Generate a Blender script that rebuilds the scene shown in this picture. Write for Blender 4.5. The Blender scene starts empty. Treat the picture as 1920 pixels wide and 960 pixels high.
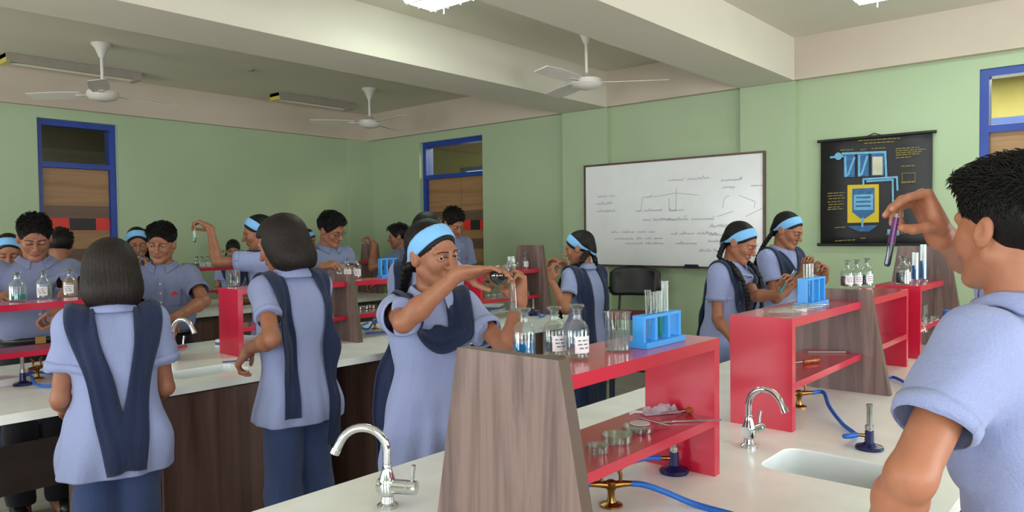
import bpy, bmesh, math, random
import numpy as np
from mathutils import Vector, Matrix

# ------------------------------------------------------------------ camera, world, lights, exposure
SC = bpy.context.scene
COL = SC.collection
F_PX, YAW, PITCH, ROLL = 1390.0, math.radians(49.2), math.radians(-1.72), math.radians(-0.64)
W_ = np.array([math.sin(YAW)*math.cos(PITCH), math.cos(YAW)*math.cos(PITCH), math.sin(PITCH)])
_r = np.array([math.cos(YAW), -math.sin(YAW), 0.0]); _u = np.cross(_r, W_)
R_ = math.cos(ROLL)*_r + math.sin(ROLL)*_u
U_ = -math.sin(ROLL)*_r + math.cos(ROLL)*_u
CAM = np.array([0, 0, 1.5])
cam = bpy.data.objects.new('camera', bpy.data.cameras.new('camera')); COL.objects.link(cam)
cam.data.sensor_width = 36; cam.data.lens = F_PX/1920*36; cam.data.clip_start = .05
cam.matrix_world = Matrix(((R_[0], U_[0], -W_[0], 0), (R_[1], U_[1], -W_[1], 0), (R_[2], U_[2], -W_[2], 1.5), (0, 0, 0, 1)))
SC.camera = cam
def ray(x, y): return W_ + (x-960)/F_PX*R_ - (y-480)/F_PX*U_
def at(x, y, D): return CAM + ray(x, y)*D                       # point at depth D
def onz(x, y, z): d = ray(x, y); return CAM + d*(z-1.5)/d[2]    # point on a level surface
def ony(x, y, Y): d = ray(x, y); return CAM + d*Y/d[1]
def onx(x, y, X): d = ray(x, y); return CAM + d*X/d[0]
def iv(a, b, c): v = a*R_ + b*U_ - c*W_; return v/np.linalg.norm(v)

SC.view_settings.view_transform = 'Standard'; SC.view_settings.look = 'None'
SC.view_settings.gamma = 1; SC.view_settings.use_curve_mapping = False
SC.view_settings.exposure = -0.06
SC.cycles.use_denoising = True
SC.cycles.max_bounces = 10; SC.cycles.transparent_max_bounces = 24; SC.cycles.sample_clamp_indirect = 6
SC.cycles.caustics_reflective = False; SC.cycles.caustics_refractive = False
world = bpy.data.worlds.new('sky'); SC.world = world; world.use_nodes = True
world.node_tree.nodes['Background'].inputs[0].default_value = (.80, .90, 1.0, 1)
world.node_tree.nodes['Background'].inputs[1].default_value = 1.0
def area(name, loc, rot, sx, sy, power, col):
    l = bpy.data.lights.new(name, 'AREA'); l.shape = 'RECTANGLE'; l.size = sx; l.size_y = sy; l.energy = power; l.color = col
    o = bpy.data.objects.new(name, l); COL.objects.link(o); o.location = loc; o.rotation_euler = rot; return o
DAY = (.96, .98, 1.0)
XL, XR, YF, YB = -3.2, 6.2, -2.4, 7.84          # the room
ZS, ZC = 2.73, 3.07
WIN_FRONT = [(-2.6, -.4), (.4, 2.6), (3.4, 5.4)]   # windows of the wall behind the camera (x ranges)
WIN_LEFT = [(-1.6, .6), (1.8, 4.0), (5.1, 7.3)]    # windows of the left wall (y ranges)
for a, b in WIN_FRONT: area('daylight_front', ((a+b)/2, YF-.12, 1.65), (math.radians(112), 0, 0), b-a, 1.5, 96, DAY)
for a, b in WIN_LEFT: area('daylight_side', (XL-.12, (a+b)/2, 1.65), (math.radians(112), 0, math.radians(-90)), b-a, 1.5, 105, DAY)

# ------------------------------------------------------------------ materials
def lin(c):
    return tuple((x/255/12.92 if x/255 <= .04045 else ((x/255+.055)/1.055)**2.4) for x in c)
class NT:
    def __init__(s, name):
        s.m = bpy.data.materials.new(name); s.m.use_nodes = True; s.t = s.m.node_tree; s.b = s.t.nodes['Principled BSDF']
        s.out = s.t.nodes['Material Output']
    def n(s, typ, **k):
        o = s.t.nodes.new(typ)
        for a, v in k.items():
            if a.startswith('i_'): o.inputs[a[2:].replace('_', ' ')].default_value = v
            else: setattr(o, a, v)
        return o
    def l(s, a, b): s.t.links.new(a, b)
    def coord(s, scale=(1, 1, 1), rot=(0, 0, 0), out='Object'):
        tc = s.n('ShaderNodeTexCoord'); mp = s.n('ShaderNodeMapping'); mp.inputs['Scale'].default_value = scale; mp.inputs['Rotation'].default_value = rot
        s.l(tc.outputs[out], mp.inputs[0]); return mp.outputs[0]
    def noise(s, vec, scale, detail=3, rough=.5, dist=0):
        o = s.n('ShaderNodeTexNoise'); o.inputs['Scale'].default_value = scale; o.inputs['Detail'].default_value = detail
        o.inputs['Roughness'].default_value = rough; o.inputs['Distortion'].default_value = dist; s.l(vec, o.inputs['Vector']); return o.outputs['Fac']
    def ramp(s, fac, stops):
        o = s.n('ShaderNodeValToRGB'); e = o.color_ramp.elements
        while len(e) < len(stops): e.new(.5)
        for k, (p, c) in zip(e, stops): k.position = p; k.color = (*lin(c), 1)
        s.l(fac, o.inputs[0]); return o.outputs[0]
    def bump(s, h, strength, dist=.01):
        o = s.n('ShaderNodeBump'); o.inputs['Strength'].default_value = strength; o.inputs['Distance'].default_value = dist
        s.l(h, o.inputs['Height']); s.l(o.outputs[0], s.b.inputs['Normal'])
def plain(name, c, rough=.5, metal=0, var=0, vscale=8, bump=0, bscale=60, coat=0, spec=None):
    n = NT(name); n.b.inputs['Roughness'].default_value = rough; n.b.inputs['Metallic'].default_value = metal
    if spec is not None: n.b.inputs['Specular IOR Level'].default_value = spec
    if coat: n.b.inputs['Coat Weight'].default_value = coat; n.b.inputs['Coat Roughness'].default_value = .1
    v = n.coord()
    lo = tuple(max(0, x-var) for x in c); hi = tuple(min(255, x+var) for x in c)
    n.l(n.ramp(n.noise(v, vscale), [(.3, lo), (.7, hi)]), n.b.inputs['Base Color'])
    if bump: n.bump(n.noise(v, bscale), bump)
    return n.m
def wood(name, cols, scale, rough=.4, rot=(0, 0, 0), bump=.05):
    n = NT(name); v = n.coord(scale, rot); n.b.inputs['Roughness'].default_value = rough
    a = n.noise(v, 1.0, 6, .62, .6)
    n.l(n.ramp(a, [(.28+.42*i/(len(cols)-1), c) for i, c in enumerate(cols)]), n.b.inputs['Base Color']); n.bump(a, bump); return n.m
def cloth(name, c, var=8, weave=900, wr=.35, rough=.85):
    n = NT(name); v = n.coord(); n.b.inputs['Roughness'].default_value = rough; n.b.inputs['Specular IOR Level'].default_value = .2
    n.b.inputs['Sheen Weight'].default_value = .15
    a = n.noise(v, weave, 2); w = n.noise(n.coord((1, 1, .45)), 22, 4, .6, .8)
    lo = tuple(max(0, x-var) for x in c); hi = tuple(min(255, x+var) for x in c)
    n.l(n.ramp(n.noise(v, 350, 3), [(.3, lo), (.7, hi)]), n.b.inputs['Base Color'])
    m = n.n('ShaderNodeMath', operation='MULTIPLY_ADD'); n.l(w, m.inputs[0]); m.inputs[1].default_value = 5.0; n.l(a, m.inputs[2])
    n.bump(m.outputs[0], wr, .004); return n.m
def glass(name, tint=(248, 251, 250), edge=.38, rough=.02):
    n = NT(name); n.t.nodes.remove(n.b)
    t = n.n('ShaderNodeBsdfTransparent'); t.inputs[0].default_value = (*lin(tint), 1)
    g = n.n('ShaderNodeBsdfGlossy'); g.inputs['Roughness'].default_value = rough; g.inputs['Color'].default_value = (.95, .97, .97, 1)
    lw = n.n('ShaderNodeLayerWeight'); lw.inputs['Blend'].default_value = .35
    mr = n.n('ShaderNodeMapRange'); mr.inputs['To Min'].default_value = .035; mr.inputs['To Max'].default_value = edge
    n.l(lw.outputs['Facing'], mr.inputs['Value'])
    mx = n.n('ShaderNodeMixShader'); n.l(mr.outputs[0], mx.inputs[0]); n.l(t.outputs[0], mx.inputs[1]); n.l(g.outputs[0], mx.inputs[2])
    n.l(mx.outputs[0], n.out.inputs[0]); return n.m
def liquid(name, c, thru=.5):
    n = NT(name); n.b.inputs['Base Color'].default_value = (*lin(c), 1); n.b.inputs['Roughness'].default_value = .08
    t = n.n('ShaderNodeBsdfTransparent'); t.inputs[0].default_value = (*lin(c), 1)
    mx = n.n('ShaderNodeMixShader'); mx.inputs[0].default_value = 1-thru
    n.l(t.outputs[0], mx.inputs[1]); n.l(n.b.outputs[0], mx.inputs[2]); n.l(mx.outputs[0], n.out.inputs[0]); return n.m
def glow(name, c, st):
    n = NT(name); n.b.inputs['Emission Color'].default_value = (*lin(c), 1); n.b.inputs['Emission Strength'].default_value = st; return n.m
def attr_skin(name):
    n = NT(name); a = n.n('ShaderNodeVertexColor'); a.layer_name = 'Col'
    mix = n.n('ShaderNodeMix', data_type='RGBA', blend_type='MULTIPLY'); mix.inputs['Factor'].default_value = 1
    n.l(a.outputs[0], mix.inputs[6]); v = n.coord()
    n.l(n.ramp(n.noise(v, 45, 4), [(.3, (244, 240, 238)), (.7, (255, 255, 255))]), mix.inputs[7])
    n.l(mix.outputs[2], n.b.inputs['Base Color']); n.b.inputs['Roughness'].default_value = .48
    n.b.inputs['Specular IOR Level'].default_value = .4
    n.b.inputs['Subsurface Weight'].default_value = .12; n.b.inputs['Subsurface Radius'].default_value = (.01, .004, .002)
    n.b.inputs['Subsurface Scale'].default_value = .6
    n.bump(n.noise(v, 420, 2), .08, .002); return n.m
def attr_plain(name, rough):
    n = NT(name); a = n.n('ShaderNodeVertexColor'); a.layer_name = 'Col'; n.l(a.outputs[0], n.b.inputs['Base Color']); n.b.inputs['Roughness'].default_value = rough; return n.m
def hairmat(name, c):
    n = NT(name); n.b.inputs['Roughness'].default_value = .5; n.b.inputs['Specular IOR Level'].default_value = .22
    a = n.noise(n.coord((1, 1, .12)), 210, 4, .65, .35)
    n.l(n.ramp(a, [(.3, tuple(x*.55 for x in c)), (.75, tuple(x*1.5 for x in c))]), n.b.inputs['Base Color']); n.bump(a, .55, .004); return n.m
M = dict(
    green=plain('green_wall_paint', (166, 184, 149), .55, var=3, vscale=1.5, bump=.03),
    soffit=plain('off_white_soffit_paint', (196, 182, 166), .7, var=3, vscale=2, bump=.02),
    ceil=plain('white_ceiling_paint', (212, 206, 190), .8, var=3, vscale=1.2, bump=.02),
    blue_frame=plain('blue_enamel', (28, 62, 150), .35, var=4),
    red=plain('red_laminate', (192, 30, 60), .22, var=4, vscale=3, coat=.3),
    white_top=plain('mottled_white_stone', (240, 243, 238), .24, var=6, vscale=7, spec=.5),
    white=plain('white_enamel', (225, 225, 228), .3, var=3), sink=plain('white_glazed_sink', (222, 230, 230), .15, var=2),
    chrome=plain('chrome', (205, 208, 212), .08, 1, var=3), steel=plain('brushed_steel', (170, 170, 168), .3, 1, var=10, vscale=40),
    brass=plain('tarnished_brass', (150, 112, 58), .3, 1, var=25, vscale=30), black=plain('black_plastic', (20, 20, 22), .4, var=3),
    navy_enamel=plain('dark_blue_enamel', (20, 28, 78), .25, var=4), hose=plain('blue_rubber', (22, 98, 190), .4, var=6),
    blue_plastic=plain('sky_blue_plastic', (62, 160, 240), .35, var=5), maroon=plain('maroon_vinyl', (120, 18, 32), .4, var=6),
    dark=plain('dark_recess_board', (52, 40, 36), .6, var=6), handle=plain('amber_plastic', (150, 70, 25), .25, var=20, vscale=60),
    paper=plain('white_paper', (225, 222, 226), .7, var=4), ink=plain('faded_ink', (120, 122, 132), .8), darkink=plain('grey_marker', (140, 142, 152), .8),
    cover_blue=plain('blue_card', (60, 90, 150), .6, var=8), board=plain('white_board_enamel', (232, 232, 234), .18, var=2),
    boardframe=plain('brown_anodised_frame', (92, 66, 58), .35, .4, var=6), floor=None,
    chart=plain('black_chart_cloth', (34, 33, 36), .6, var=4), ch_yel=plain('chart_yellow', (205, 178, 40), .7), ch_blue=plain('chart_blue', (52, 100, 150), .7, var=10, vscale=30),
    ch_light=plain('chart_light_blue', (110, 170, 205), .7, var=10, vscale=40), ch_cream=plain('chart_cream', (200, 196, 170), .7, var=10), ch_text=plain('chart_text', (136, 122, 62), .8),
    fan=plain('cream_fan_enamel', (214, 208, 200), .4, var=3), tube=glow('lit_tube', (228, 250, 238), 26.0), tube_off=plain('unlit_tube', (210, 206, 180), .3),
    reflector=plain('fixture_reflector', (205, 205, 200), .2, .6), fixture=plain('grey_fixture', (150, 142, 130), .5, var=5), yellowed=plain('yellowed_end_cap', (205, 190, 90), .5),
    glass=glass('clear_glass'), pane=glass('window_pane', (236, 238, 232), .3), stopper=glass('frosted_glass', (205, 212, 212), .75, .25), petri=glass('dish_glass', (228, 226, 226), .7, .05),
    l_blue=liquid('blue_liquid', (20, 130, 200), .3), l_teal=liquid('teal_liquid', (20, 170, 165), .35), l_clear=liquid('clear_water', (226, 232, 235), .9),
    l_dark=liquid('dark_liquid', (22, 18, 24), .08), l_violet=liquid('violet_liquid', (110, 10, 120), .25), l_deep=liquid('deep_violet_liquid', (22, 14, 60), .1), l_red=liquid('dark_red_liquid', (110, 18, 24), .3),
    plastic_bag=liquid('clear_plastic', (232, 226, 236), .55),
    skin=attr_skin('skin'), eye=attr_plain('eye', .12), hair=hairmat('black_hair', (17, 15, 15)), hair_brown=hairmat('dark_brown_hair', (31, 24, 22)), brow=plain('eyebrow_hair', (30, 22, 20), .7),
    lip=plain('lash', (24, 18, 17), .7),
    shirt=cloth('blue_chambray', (142, 152, 192), 5), shirt_boy=cloth('grey_blue_chambray', (112, 119, 150), 5), navy=cloth('navy_cotton', (34, 44, 74), 5, wr=.45), trouser=cloth('slate_blue_trouser', (58, 74, 116), 6, wr=.5),
    black_cloth=cloth('black_trouser', (26, 27, 34), 3), band=cloth('sky_blue_band', (122, 180, 230), 5, wr=.15), shoe=plain('black_leather', (18, 18, 19), .35, var=4), buckle=plain('brass_buckle', (150, 115, 60), .35, .9, var=10),
    emblem=plain('red_emblem', (200, 30, 40), .7), button=plain('pale_button', (190, 195, 210), .4), belt=plain('black_belt', (20, 19, 20), .4),
    corridor=plain('corridor_wall', (176, 158, 70), .7, var=5), corr_dark=plain('corridor_dark_wall', (70, 66, 52), .8, var=5), corr_green=plain('corridor_green_wall', (128, 122, 72), .7, var=4), skyglow=glow('bright_sky_pane', (235, 245, 255), 1.6),
    beam=None,
)
M['beam'] = M['ceil']
M['wood_panel'] = wood('grey_brown_laminate', [(80, 62, 58), (108, 88, 83), (128, 106, 100), (92, 74, 70), (118, 98, 93)], (9, 9, .55))
M['wood_shaded'] = wood('shaded_laminate', [(62, 40, 36), (92, 66, 60), (112, 84, 76), (78, 54, 50)], (9, 9, .5))  # same laminate as the shelf panels, under-bench shade put into its colour
M['wood_edge'] = plain('brown_edge_band', (88, 70, 58), .45, var=5)
M['door_wood'] = wood('oak_veneer', [(132, 94, 58), (150, 111, 72), (162, 123, 84), (140, 102, 65)], (.5, .5, 14))
M['door_brown'] = wood('walnut_veneer', [(92, 66, 52), (112, 84, 66)], (.6, .6, 14))
M['door_red'] = plain('red_veneer', (214, 44, 34), .4, var=4)
def floor_mat():
    n = NT('beige_floor_tile'); v = n.coord()
    b = n.n('ShaderNodeTexBrick', offset=0.0); b.inputs['Scale'].default_value = 1; b.inputs['Brick Width'].default_value = .6; b.inputs['Row Height'].default_value = .6
    b.inputs['Mortar Size'].default_value = .004; b.inputs['Color1'].default_value = (*lin((186, 180, 168)), 1); b.inputs['Color2'].default_value = (*lin((178, 172, 160)), 1); b.inputs['Mortar'].default_value = (*lin((110, 104, 96)), 1)
    n.l(v, b.inputs['Vector']); n.l(b.outputs[0], n.b.inputs['Base Color']); n.b.inputs['Roughness'].default_value = .28; return n.m
M['floor'] = floor_mat()

# ------------------------------------------------------------------ mesh helpers
def link(o, parent=None):
    COL.objects.link(o)
    if parent is not None: o.parent = parent
    return o
def obj(name, bm, mat, parent=None, smooth=False, loc=None, rotz=0, bevel=0, seg=2):
    if bevel:
        es = [e for e in bm.edges if len(e.link_faces) == 2 and e.calc_face_angle() > .6]
        bmesh.ops.bevel(bm, geom=es, offset=bevel, segments=seg, affect='EDGES', profile=.6, clamp_overlap=True)
    me = bpy.data.meshes.new(name); bmesh.ops.recalc_face_normals(bm, faces=bm.faces[:]); bm.to_mesh(me); bm.free()
    mats = mat if isinstance(mat, (list, tuple)) else [mat]
    for m in mats: me.materials.append(m)
    if smooth:
        me.polygons.foreach_set('use_smooth', [True]*len(me.polygons)); me.set_sharp_from_angle(angle=math.radians(40))
    o = bpy.data.objects.new(name, me); link(o, parent)
    if loc is not None: o.location = loc
    o.rotation_euler = (0, 0, rotz); return o
def tag(o, label, cat, group=None, kind=None):
    o['label'] = label; o['category'] = cat
    if group: o['group'] = group
    if kind: o['kind'] = kind
    return o
def thing(name, label, cat, loc, rotz=0, group=None):
    o = bpy.data.objects.new(name, None); o.empty_display_size = .05; link(o); o.location = loc; o.rotation_euler = (0, 0, rotz)
    return tag(o, label, cat, group)
def struct(o): o['kind'] = 'structure'; return o
def B(): return bmesh.new()
def box(bm, x0, x1, y0, y1, z0, z1, mi=0):
    v = [bm.verts.new(p) for p in ((x0, y0, z0), (x1, y0, z0), (x1, y1, z0), (x0, y1, z0), (x0, y0, z1), (x1, y0, z1), (x1, y1, z1), (x0, y1, z1))]
    for q in ((3, 2, 1, 0), (4, 5, 6, 7), (0, 1, 5, 4), (1, 2, 6, 5), (2, 3, 7, 6), (3, 0, 4, 7)):
        bm.faces.new([v[i] for i in q]).material_index = mi
    return bm
def lathe(bm, prof, n=24, c=(0, 0, 0), mi=0, axis=None):
    """prof: (radius, height) list; axis: 3x3 columns (x,y,z dirs)"""
    rows = []
    A = np.eye(3) if axis is None else np.array(axis).T
    for r, h in prof:
        row = []
        if r < 1e-6: row = [bm.verts.new(Vector(c)+Vector(A@np.array((0, 0, h))))]
        else:
            for i in range(n):
                a = 2*math.pi*i/n; row.append(bm.verts.new(Vector(c)+Vector(A@np.array((r*math.cos(a), r*math.sin(a), h)))))
        rows.append(row)
    for p, q in zip(rows, rows[1:]):
        for i in range(n):
            j = (i+1) % n
            if len(p) == 1 and len(q) == 1: continue
            f = [p[0], q[j], q[i]] if len(p) == 1 else ([p[i], p[j], q[0]] if len(q) == 1 else [p[i], p[j], q[j], q[i]])
            bm.faces.new(f).material_index = mi
    return bm
def frame_to(d):
    d = np.array(d, float); d = d/np.linalg.norm(d); a = np.array((0, 0, 1.)) if abs(d[2]) < .9 else np.array((1., 0, 0))
    x = np.cross(a, d); x /= np.linalg.norm(x); return [x, np.cross(d, x), d]
def smooth_path(pts, k=8):
    P = [np.array(p, float) for p in pts]; P = [2*P[0]-P[1]]+P+[2*P[-1]-P[-2]]; out = []
    for i in range(1, len(P)-2):
        for j in range(k):
            t = j/k; a, b, c, d = P[i-1:i+3]
            out.append(.5*((2*b)+(-a+c)*t+(2*a-5*b+4*c-d)*t*t+(-a+3*b-3*c+d)*t**3))
    out.append(P[-2]); return out
def tube(bm, pts, r, n=10, smooth=0, cap=True, mi=0):
    P = smooth_path(pts, smooth) if smooth else [np.array(p, float) for p in pts]
    rr = list(r) if hasattr(r, '__len__') else [r]*len(P)
    if len(rr) != len(P): rr = np.interp(np.linspace(0, 1, len(P)), np.linspace(0, 1, len(rr)), rr)
    T = [P[min(i+1, len(P)-1)]-P[max(i-1, 0)] for i in range(len(P))]; T = [t/np.linalg.norm(t) for t in T]
    X = frame_to(T[0])[0]; rows = []
    for p, t, q in zip(P, T, rr):
        X = X-t*(X@t); X = X/np.linalg.norm(X); Y = np.cross(t, X)
        rows.append([bm.verts.new(p+q*(math.cos(2*math.pi*i/n)*X+math.sin(2*math.pi*i/n)*Y)) for i in range(n)])
    for a, b in zip(rows, rows[1:]):
        for i in range(n): bm.faces.new([a[i], a[(i+1) % n], b[(i+1) % n], b[i]]).material_index = mi
    if cap: bm.faces.new(rows[0][::-1]); bm.faces.new(rows[-1])
    return bm
def prism(bm, poly, axis, a, b, mi=0):
    """extrude a 2-D polygon along axis ('x': poly=(y,z), 'y': (x,z), 'z': (x,y))"""
    f = {'x': lambda p, t: (t, p[0], p[1]), 'y': lambda p, t: (p[0], t, p[1]), 'z': lambda p, t: (p[0], p[1], t)}[axis]
    A = [bm.verts.new(f(p, a)) for p in poly]; Bv = [bm.verts.new(f(p, b)) for p in poly]; n = len(poly)
    bm.faces.new(A[::-1]).material_index = mi; bm.faces.new(Bv).material_index = mi
    for i in range(n): bm.faces.new([A[i], A[(i+1) % n], Bv[(i+1) % n], Bv[i]]).material_index = mi
    return bm
def rrect(x0, x1, y0, y1, r, k=6):
    out = []
    for cx, cy, a0 in ((x1-r, y1-r, 0), (x0+r, y1-r, 90), (x0+r, y0+r, 180), (x1-r, y0+r, 270)):
        for i in range(k+1):
            a = math.radians(a0+90*i/k); out.append((cx+r*math.cos(a), cy+r*math.sin(a)))
    return out
def copy_tree(o, parent=None):
    c = o.copy(); link(c)
    if parent is not None: c.parent = parent
    for ch in list(o.children): copy_tree(ch, c)
    return c

# ------------------------------------------------------------------ the room
def wall_holes(name, axis, c0, c1, u0, u1, z0, z1, holes, mat):
    bm = B(); us = sorted({u0, u1, *[h[0] for h in holes], *[h[1] for h in holes]})
    for a, b in zip(us, us[1:]):
        zz = [(z0, z1)]
        for h in holes:
            if h[0] <= a+1e-6 and h[1] >= b-1e-6:
                zz = [p for p in ((z0, h[2]), (h[3], z1)) if p[1]-p[0] > 1e-4]
        for za, zb in zz:
            if axis == 'x': box(bm, c0, c1, a, b, za, zb)
            else: box(bm, a, b, c0, c1, za, zb)
    bmesh.ops.remove_doubles(bm, verts=bm.verts[:], dist=1e-5)
    return struct(obj(name, bm, mat))
T = .14
D1 = (2.36, 3.07)            # left door on the back wall (x range)
D2 = (5.78, 6.84)            # door on the right wall (y range)
D3 = (-.1, .94)              # far right door on the right wall
DH, DT = 2.63, 2.2
struct(obj('floor', box(B(), XL-.2, XR+2.6, YF-.2, YB+2.4, -.1, 0), M['floor']))
struct(obj('ceiling', box(B(), XL-.2, XR+.2, YF-.2, YB+.2, ZC, ZC+.12), M['ceil']))
wall_holes('wall_back', 'y', YB, YB+T, XL-T, XR+T, 0, ZC, [(D1[0], D1[1], 0, DH)], M['green'])
wall_holes('wall_right', 'x', XR, XR+T, YF-T, YB, 0, ZC, [(D3[0], D3[1], 0, DH), (D2[0], D2[1], 0, DH)], M['green'])
wall_holes('wall_front', 'y', YF-T, YF, XL-T, XR+T, 0, ZC, [(a, b, .9, 2.4) for a, b in WIN_FRONT], M['green'])
wall_holes('wall_left', 'x', XL-T, XL, YF, YB, 0, ZC, [(a, b, .9, 2.4) for a, b in WIN_LEFT], M['green'])
k = 1
for a, b in WIN_FRONT:
    bm = B()
    for x in (a, (a+b)/2-.02, b-.04): box(bm, x, x+.04, YF-.1, YF-.04, .9, 2.4)
    for z in (.9, 1.9, 2.36): box(bm, a, b, YF-.1, YF-.04, z, z+.04)
    struct(obj('window_%d' % k, bm, M['blue_frame'])); k += 1
for a, b in WIN_LEFT:
    bm = B()
    for y in (a, (a+b)/2-.02, b-.04): box(bm, XL-.1, XL-.04, y, y+.04, .9, 2.4)
    for z in (.9, 1.9, 2.36): box(bm, XL-.1, XL-.04, a, b, z, z+.04)
    struct(obj('window_%d' % k, bm, M['blue_frame'])); k += 1
# soffit beams along the walls, cross beams, pillars
struct(obj('trim_1', box(B(), XL, XR, YB-.07, YB-.001, ZS, ZC), M['soffit']))
struct(obj('trim_2', box(B(), XR-.07, XR-.001, YF, YB-.07, ZS, ZC), M['soffit']))
BEAMS = [(2.225, 2.69), (4.05, 4.6), (-1.6, -1.1)]
for i, (a, b) in enumerate(BEAMS):
    struct(obj('beam', box(B(), XL, XR-.07, a, b, ZS-.004, ZC+.02), M['beam'], bevel=.006, seg=1))
    struct(obj('pillar', box(B(), XR-.06, XR+.02, a, b, 0, ZS-.004), M['green'], bevel=.004, seg=1))
struct(obj('pillar', box(B(), XR-.34, XR-.002, YB-.06, YB+.02, 0, ZS), M['green'], bevel=.004, seg=1))
struct(obj('baseboard_right', box(B(), XR-.012, XR-.0005, YF, D3[0], 0, .18), M['floor']))
struct(obj('baseboard_right', box(B(), XR-.012, XR-.0005, D3[1], D2[0], 0, .18), M['floor']))
struct(obj('baseboard_back', box(B(), D1[1], XR-.4, YB-.012, YB-.0005, 0, .18), M['floor']))
struct(obj('baseboard_back', box(B(), XL, D1[0], YB-.012, YB-.0005, 0, .18), M['floor']))
# corridors beyond the doors
bm = B(); box(bm, -1, 6.2, YB+2.0, YB+2.1, 0, 3.0); box(bm, -1, 6.2, YB+T, YB+2.1, 3.0, 3.1); box(bm, -1.1, -1, YB+T, YB+2.1, 0, 3); box(bm, 6.2, 6.3, YB+T, YB+2.1, 0, 3)
struct(obj('wall_corridor_back', bm, M['corr_dark']))
bm = B()
for a, b in ((YF, .66), (1.5, 7.6), (8.3, 9.6)): box(bm, XR+2.2, XR+2.3, a, b, 0, 3.0)
for a, b in ((.66, 1.5), (7.6, 8.3)): box(bm, XR+2.2, XR+2.3, a, b, 0, 2.0); box(bm, XR+2.2, XR+2.3, a, b, 2.55, 3.0)
box(bm, XR+T, XR+2.3, YF-.1, YF, 0, 3); box(bm, XR+T, XR+2.3, 9.6, 9.7, 0, 3); box(bm, XR+T, XR+T+.02, YB+T, 9.6, 0, 3)
struct(obj('wall_corridor_right', bm, M['corr_green']))
struct(obj('ceiling_corridor', box(B(), XR+T, XR+2.3, YF-.1, 9.7, 3.0, 3.1), M['corridor']))
for a, b in ((.66, 1.5), (7.6, 8.3)):
    bm = B(); box(bm, XR+2.19, XR+2.27, a, a+.07, 2.0, 2.55); box(bm, XR+2.19, XR+2.27, b-.07, b, 2.0, 2.55); box(bm, XR+2.19, XR+2.27, a, b, 2.0, 2.06); box(bm, XR+2.19, XR+2.27, a, b, 2.49, 2.55)
    w = struct(obj('window_%d' % k, bm, M['blue_frame'])); k += 1
    obj('pane', box(B(), XR+2.26, XR+2.27, a+.07, b-.07, 2.06, 2.49), M['skyglow'], w)
area('corridor_daylight', (XR+1.2, 2.5, 2.9), (0, 0, 0), 1.2, 8, 650, (1, .93, .7))
area('corridor_fill', (2.0, YB+1.1, 2.95), (0, 0, 0), 3, .6, 26, (1, .95, .8))  # added fill light, unseen; lifts the dark transom of the left door
# doors
def door(name, w, place, stripes, double=None, lean=0):
    """built in a frame where u runs along the wall from 0 to w and v goes out into the corridor"""
    def bx(bm, u0, u1, v0, v1, z0, z1): return box(bm, u0, u1, v0, v1, z0, z1)
    fr = B(); t = .055
    bx(fr, 0, t, -.012, .11, 0, DH); bx(fr, w-t, w, -.012, .11, 0, DH); bx(fr, t, w-t, -.012, .11, DH-t, DH); bx(fr, t, w-t, -.012, .11, DT-.02, DT+.03)
    root = struct(obj(name, fr, M['blue_frame'], bevel=.004, seg=1))
    obj('transom_pane', bx(B(), t, w-t, .04, .046, DT+.03, DH-t), M['pane'], root)
    leaves = [(t+.003, w-t-.003)] if double is None else [(t+.003, double-.003), (double+.003, w-t-.003)]
    for a, b in leaves:
        lf = obj('door_leaf', bx(B(), a, b, .03, .07, .005, DT-.023), M['door_wood'], root)
        for z0, z1, m in stripes:
            if m == 'redblack':
                obj('inlay', bx(B(), a, b, .027, .035, z0, z1), M['door_red'], lf); obj('inlay', bx(B(), a+(b-a)*.38, a+(b-a)*.78, .025, .035, z0+.002, z1-.002), M['black'], lf)
            else: obj('inlay', bx(B(), a, b, .027, .035, z0, z1), M[m], lf)
        h = B(); tube(h, [(b-.06, .03, 1.0), (b-.06, -.02, 1.0), (b-.16, -.02, 1.0)], .009); obj('door_handle', h, M['steel'], lf, smooth=True)
    root.matrix_world = place
    return root
ST = [(1.67, 1.78, 'door_brown'), (1.55, 1.67, 'redblack'), (1.33, 1.45, 'door_brown'), (.6, .72, 'door_brown')]
ST1 = [(1.70, 1.82, 'door_brown'), (1.58, 1.70, 'redblack'), (1.28, 1.40, 'door_brown')]
door('door_1', D1[1]-D1[0], Matrix.Translation((D1[0], YB+.075, 0)), ST1)
door('door_2', D2[1]-D2[0], Matrix(((0, 1, 0, XR+.07), (-1, 0, 0, D2[1]), (0, 0, 1, 0), (0, 0, 0, 1))), ST, double=.62)
door('door_3', D3[1]-D3[0], Matrix(((0, 1, 0, XR+.03), (-1, 0, 0, D3[1]), (0, 0, 1, 0), (0, 0, 0, 1))), ST)
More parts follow.
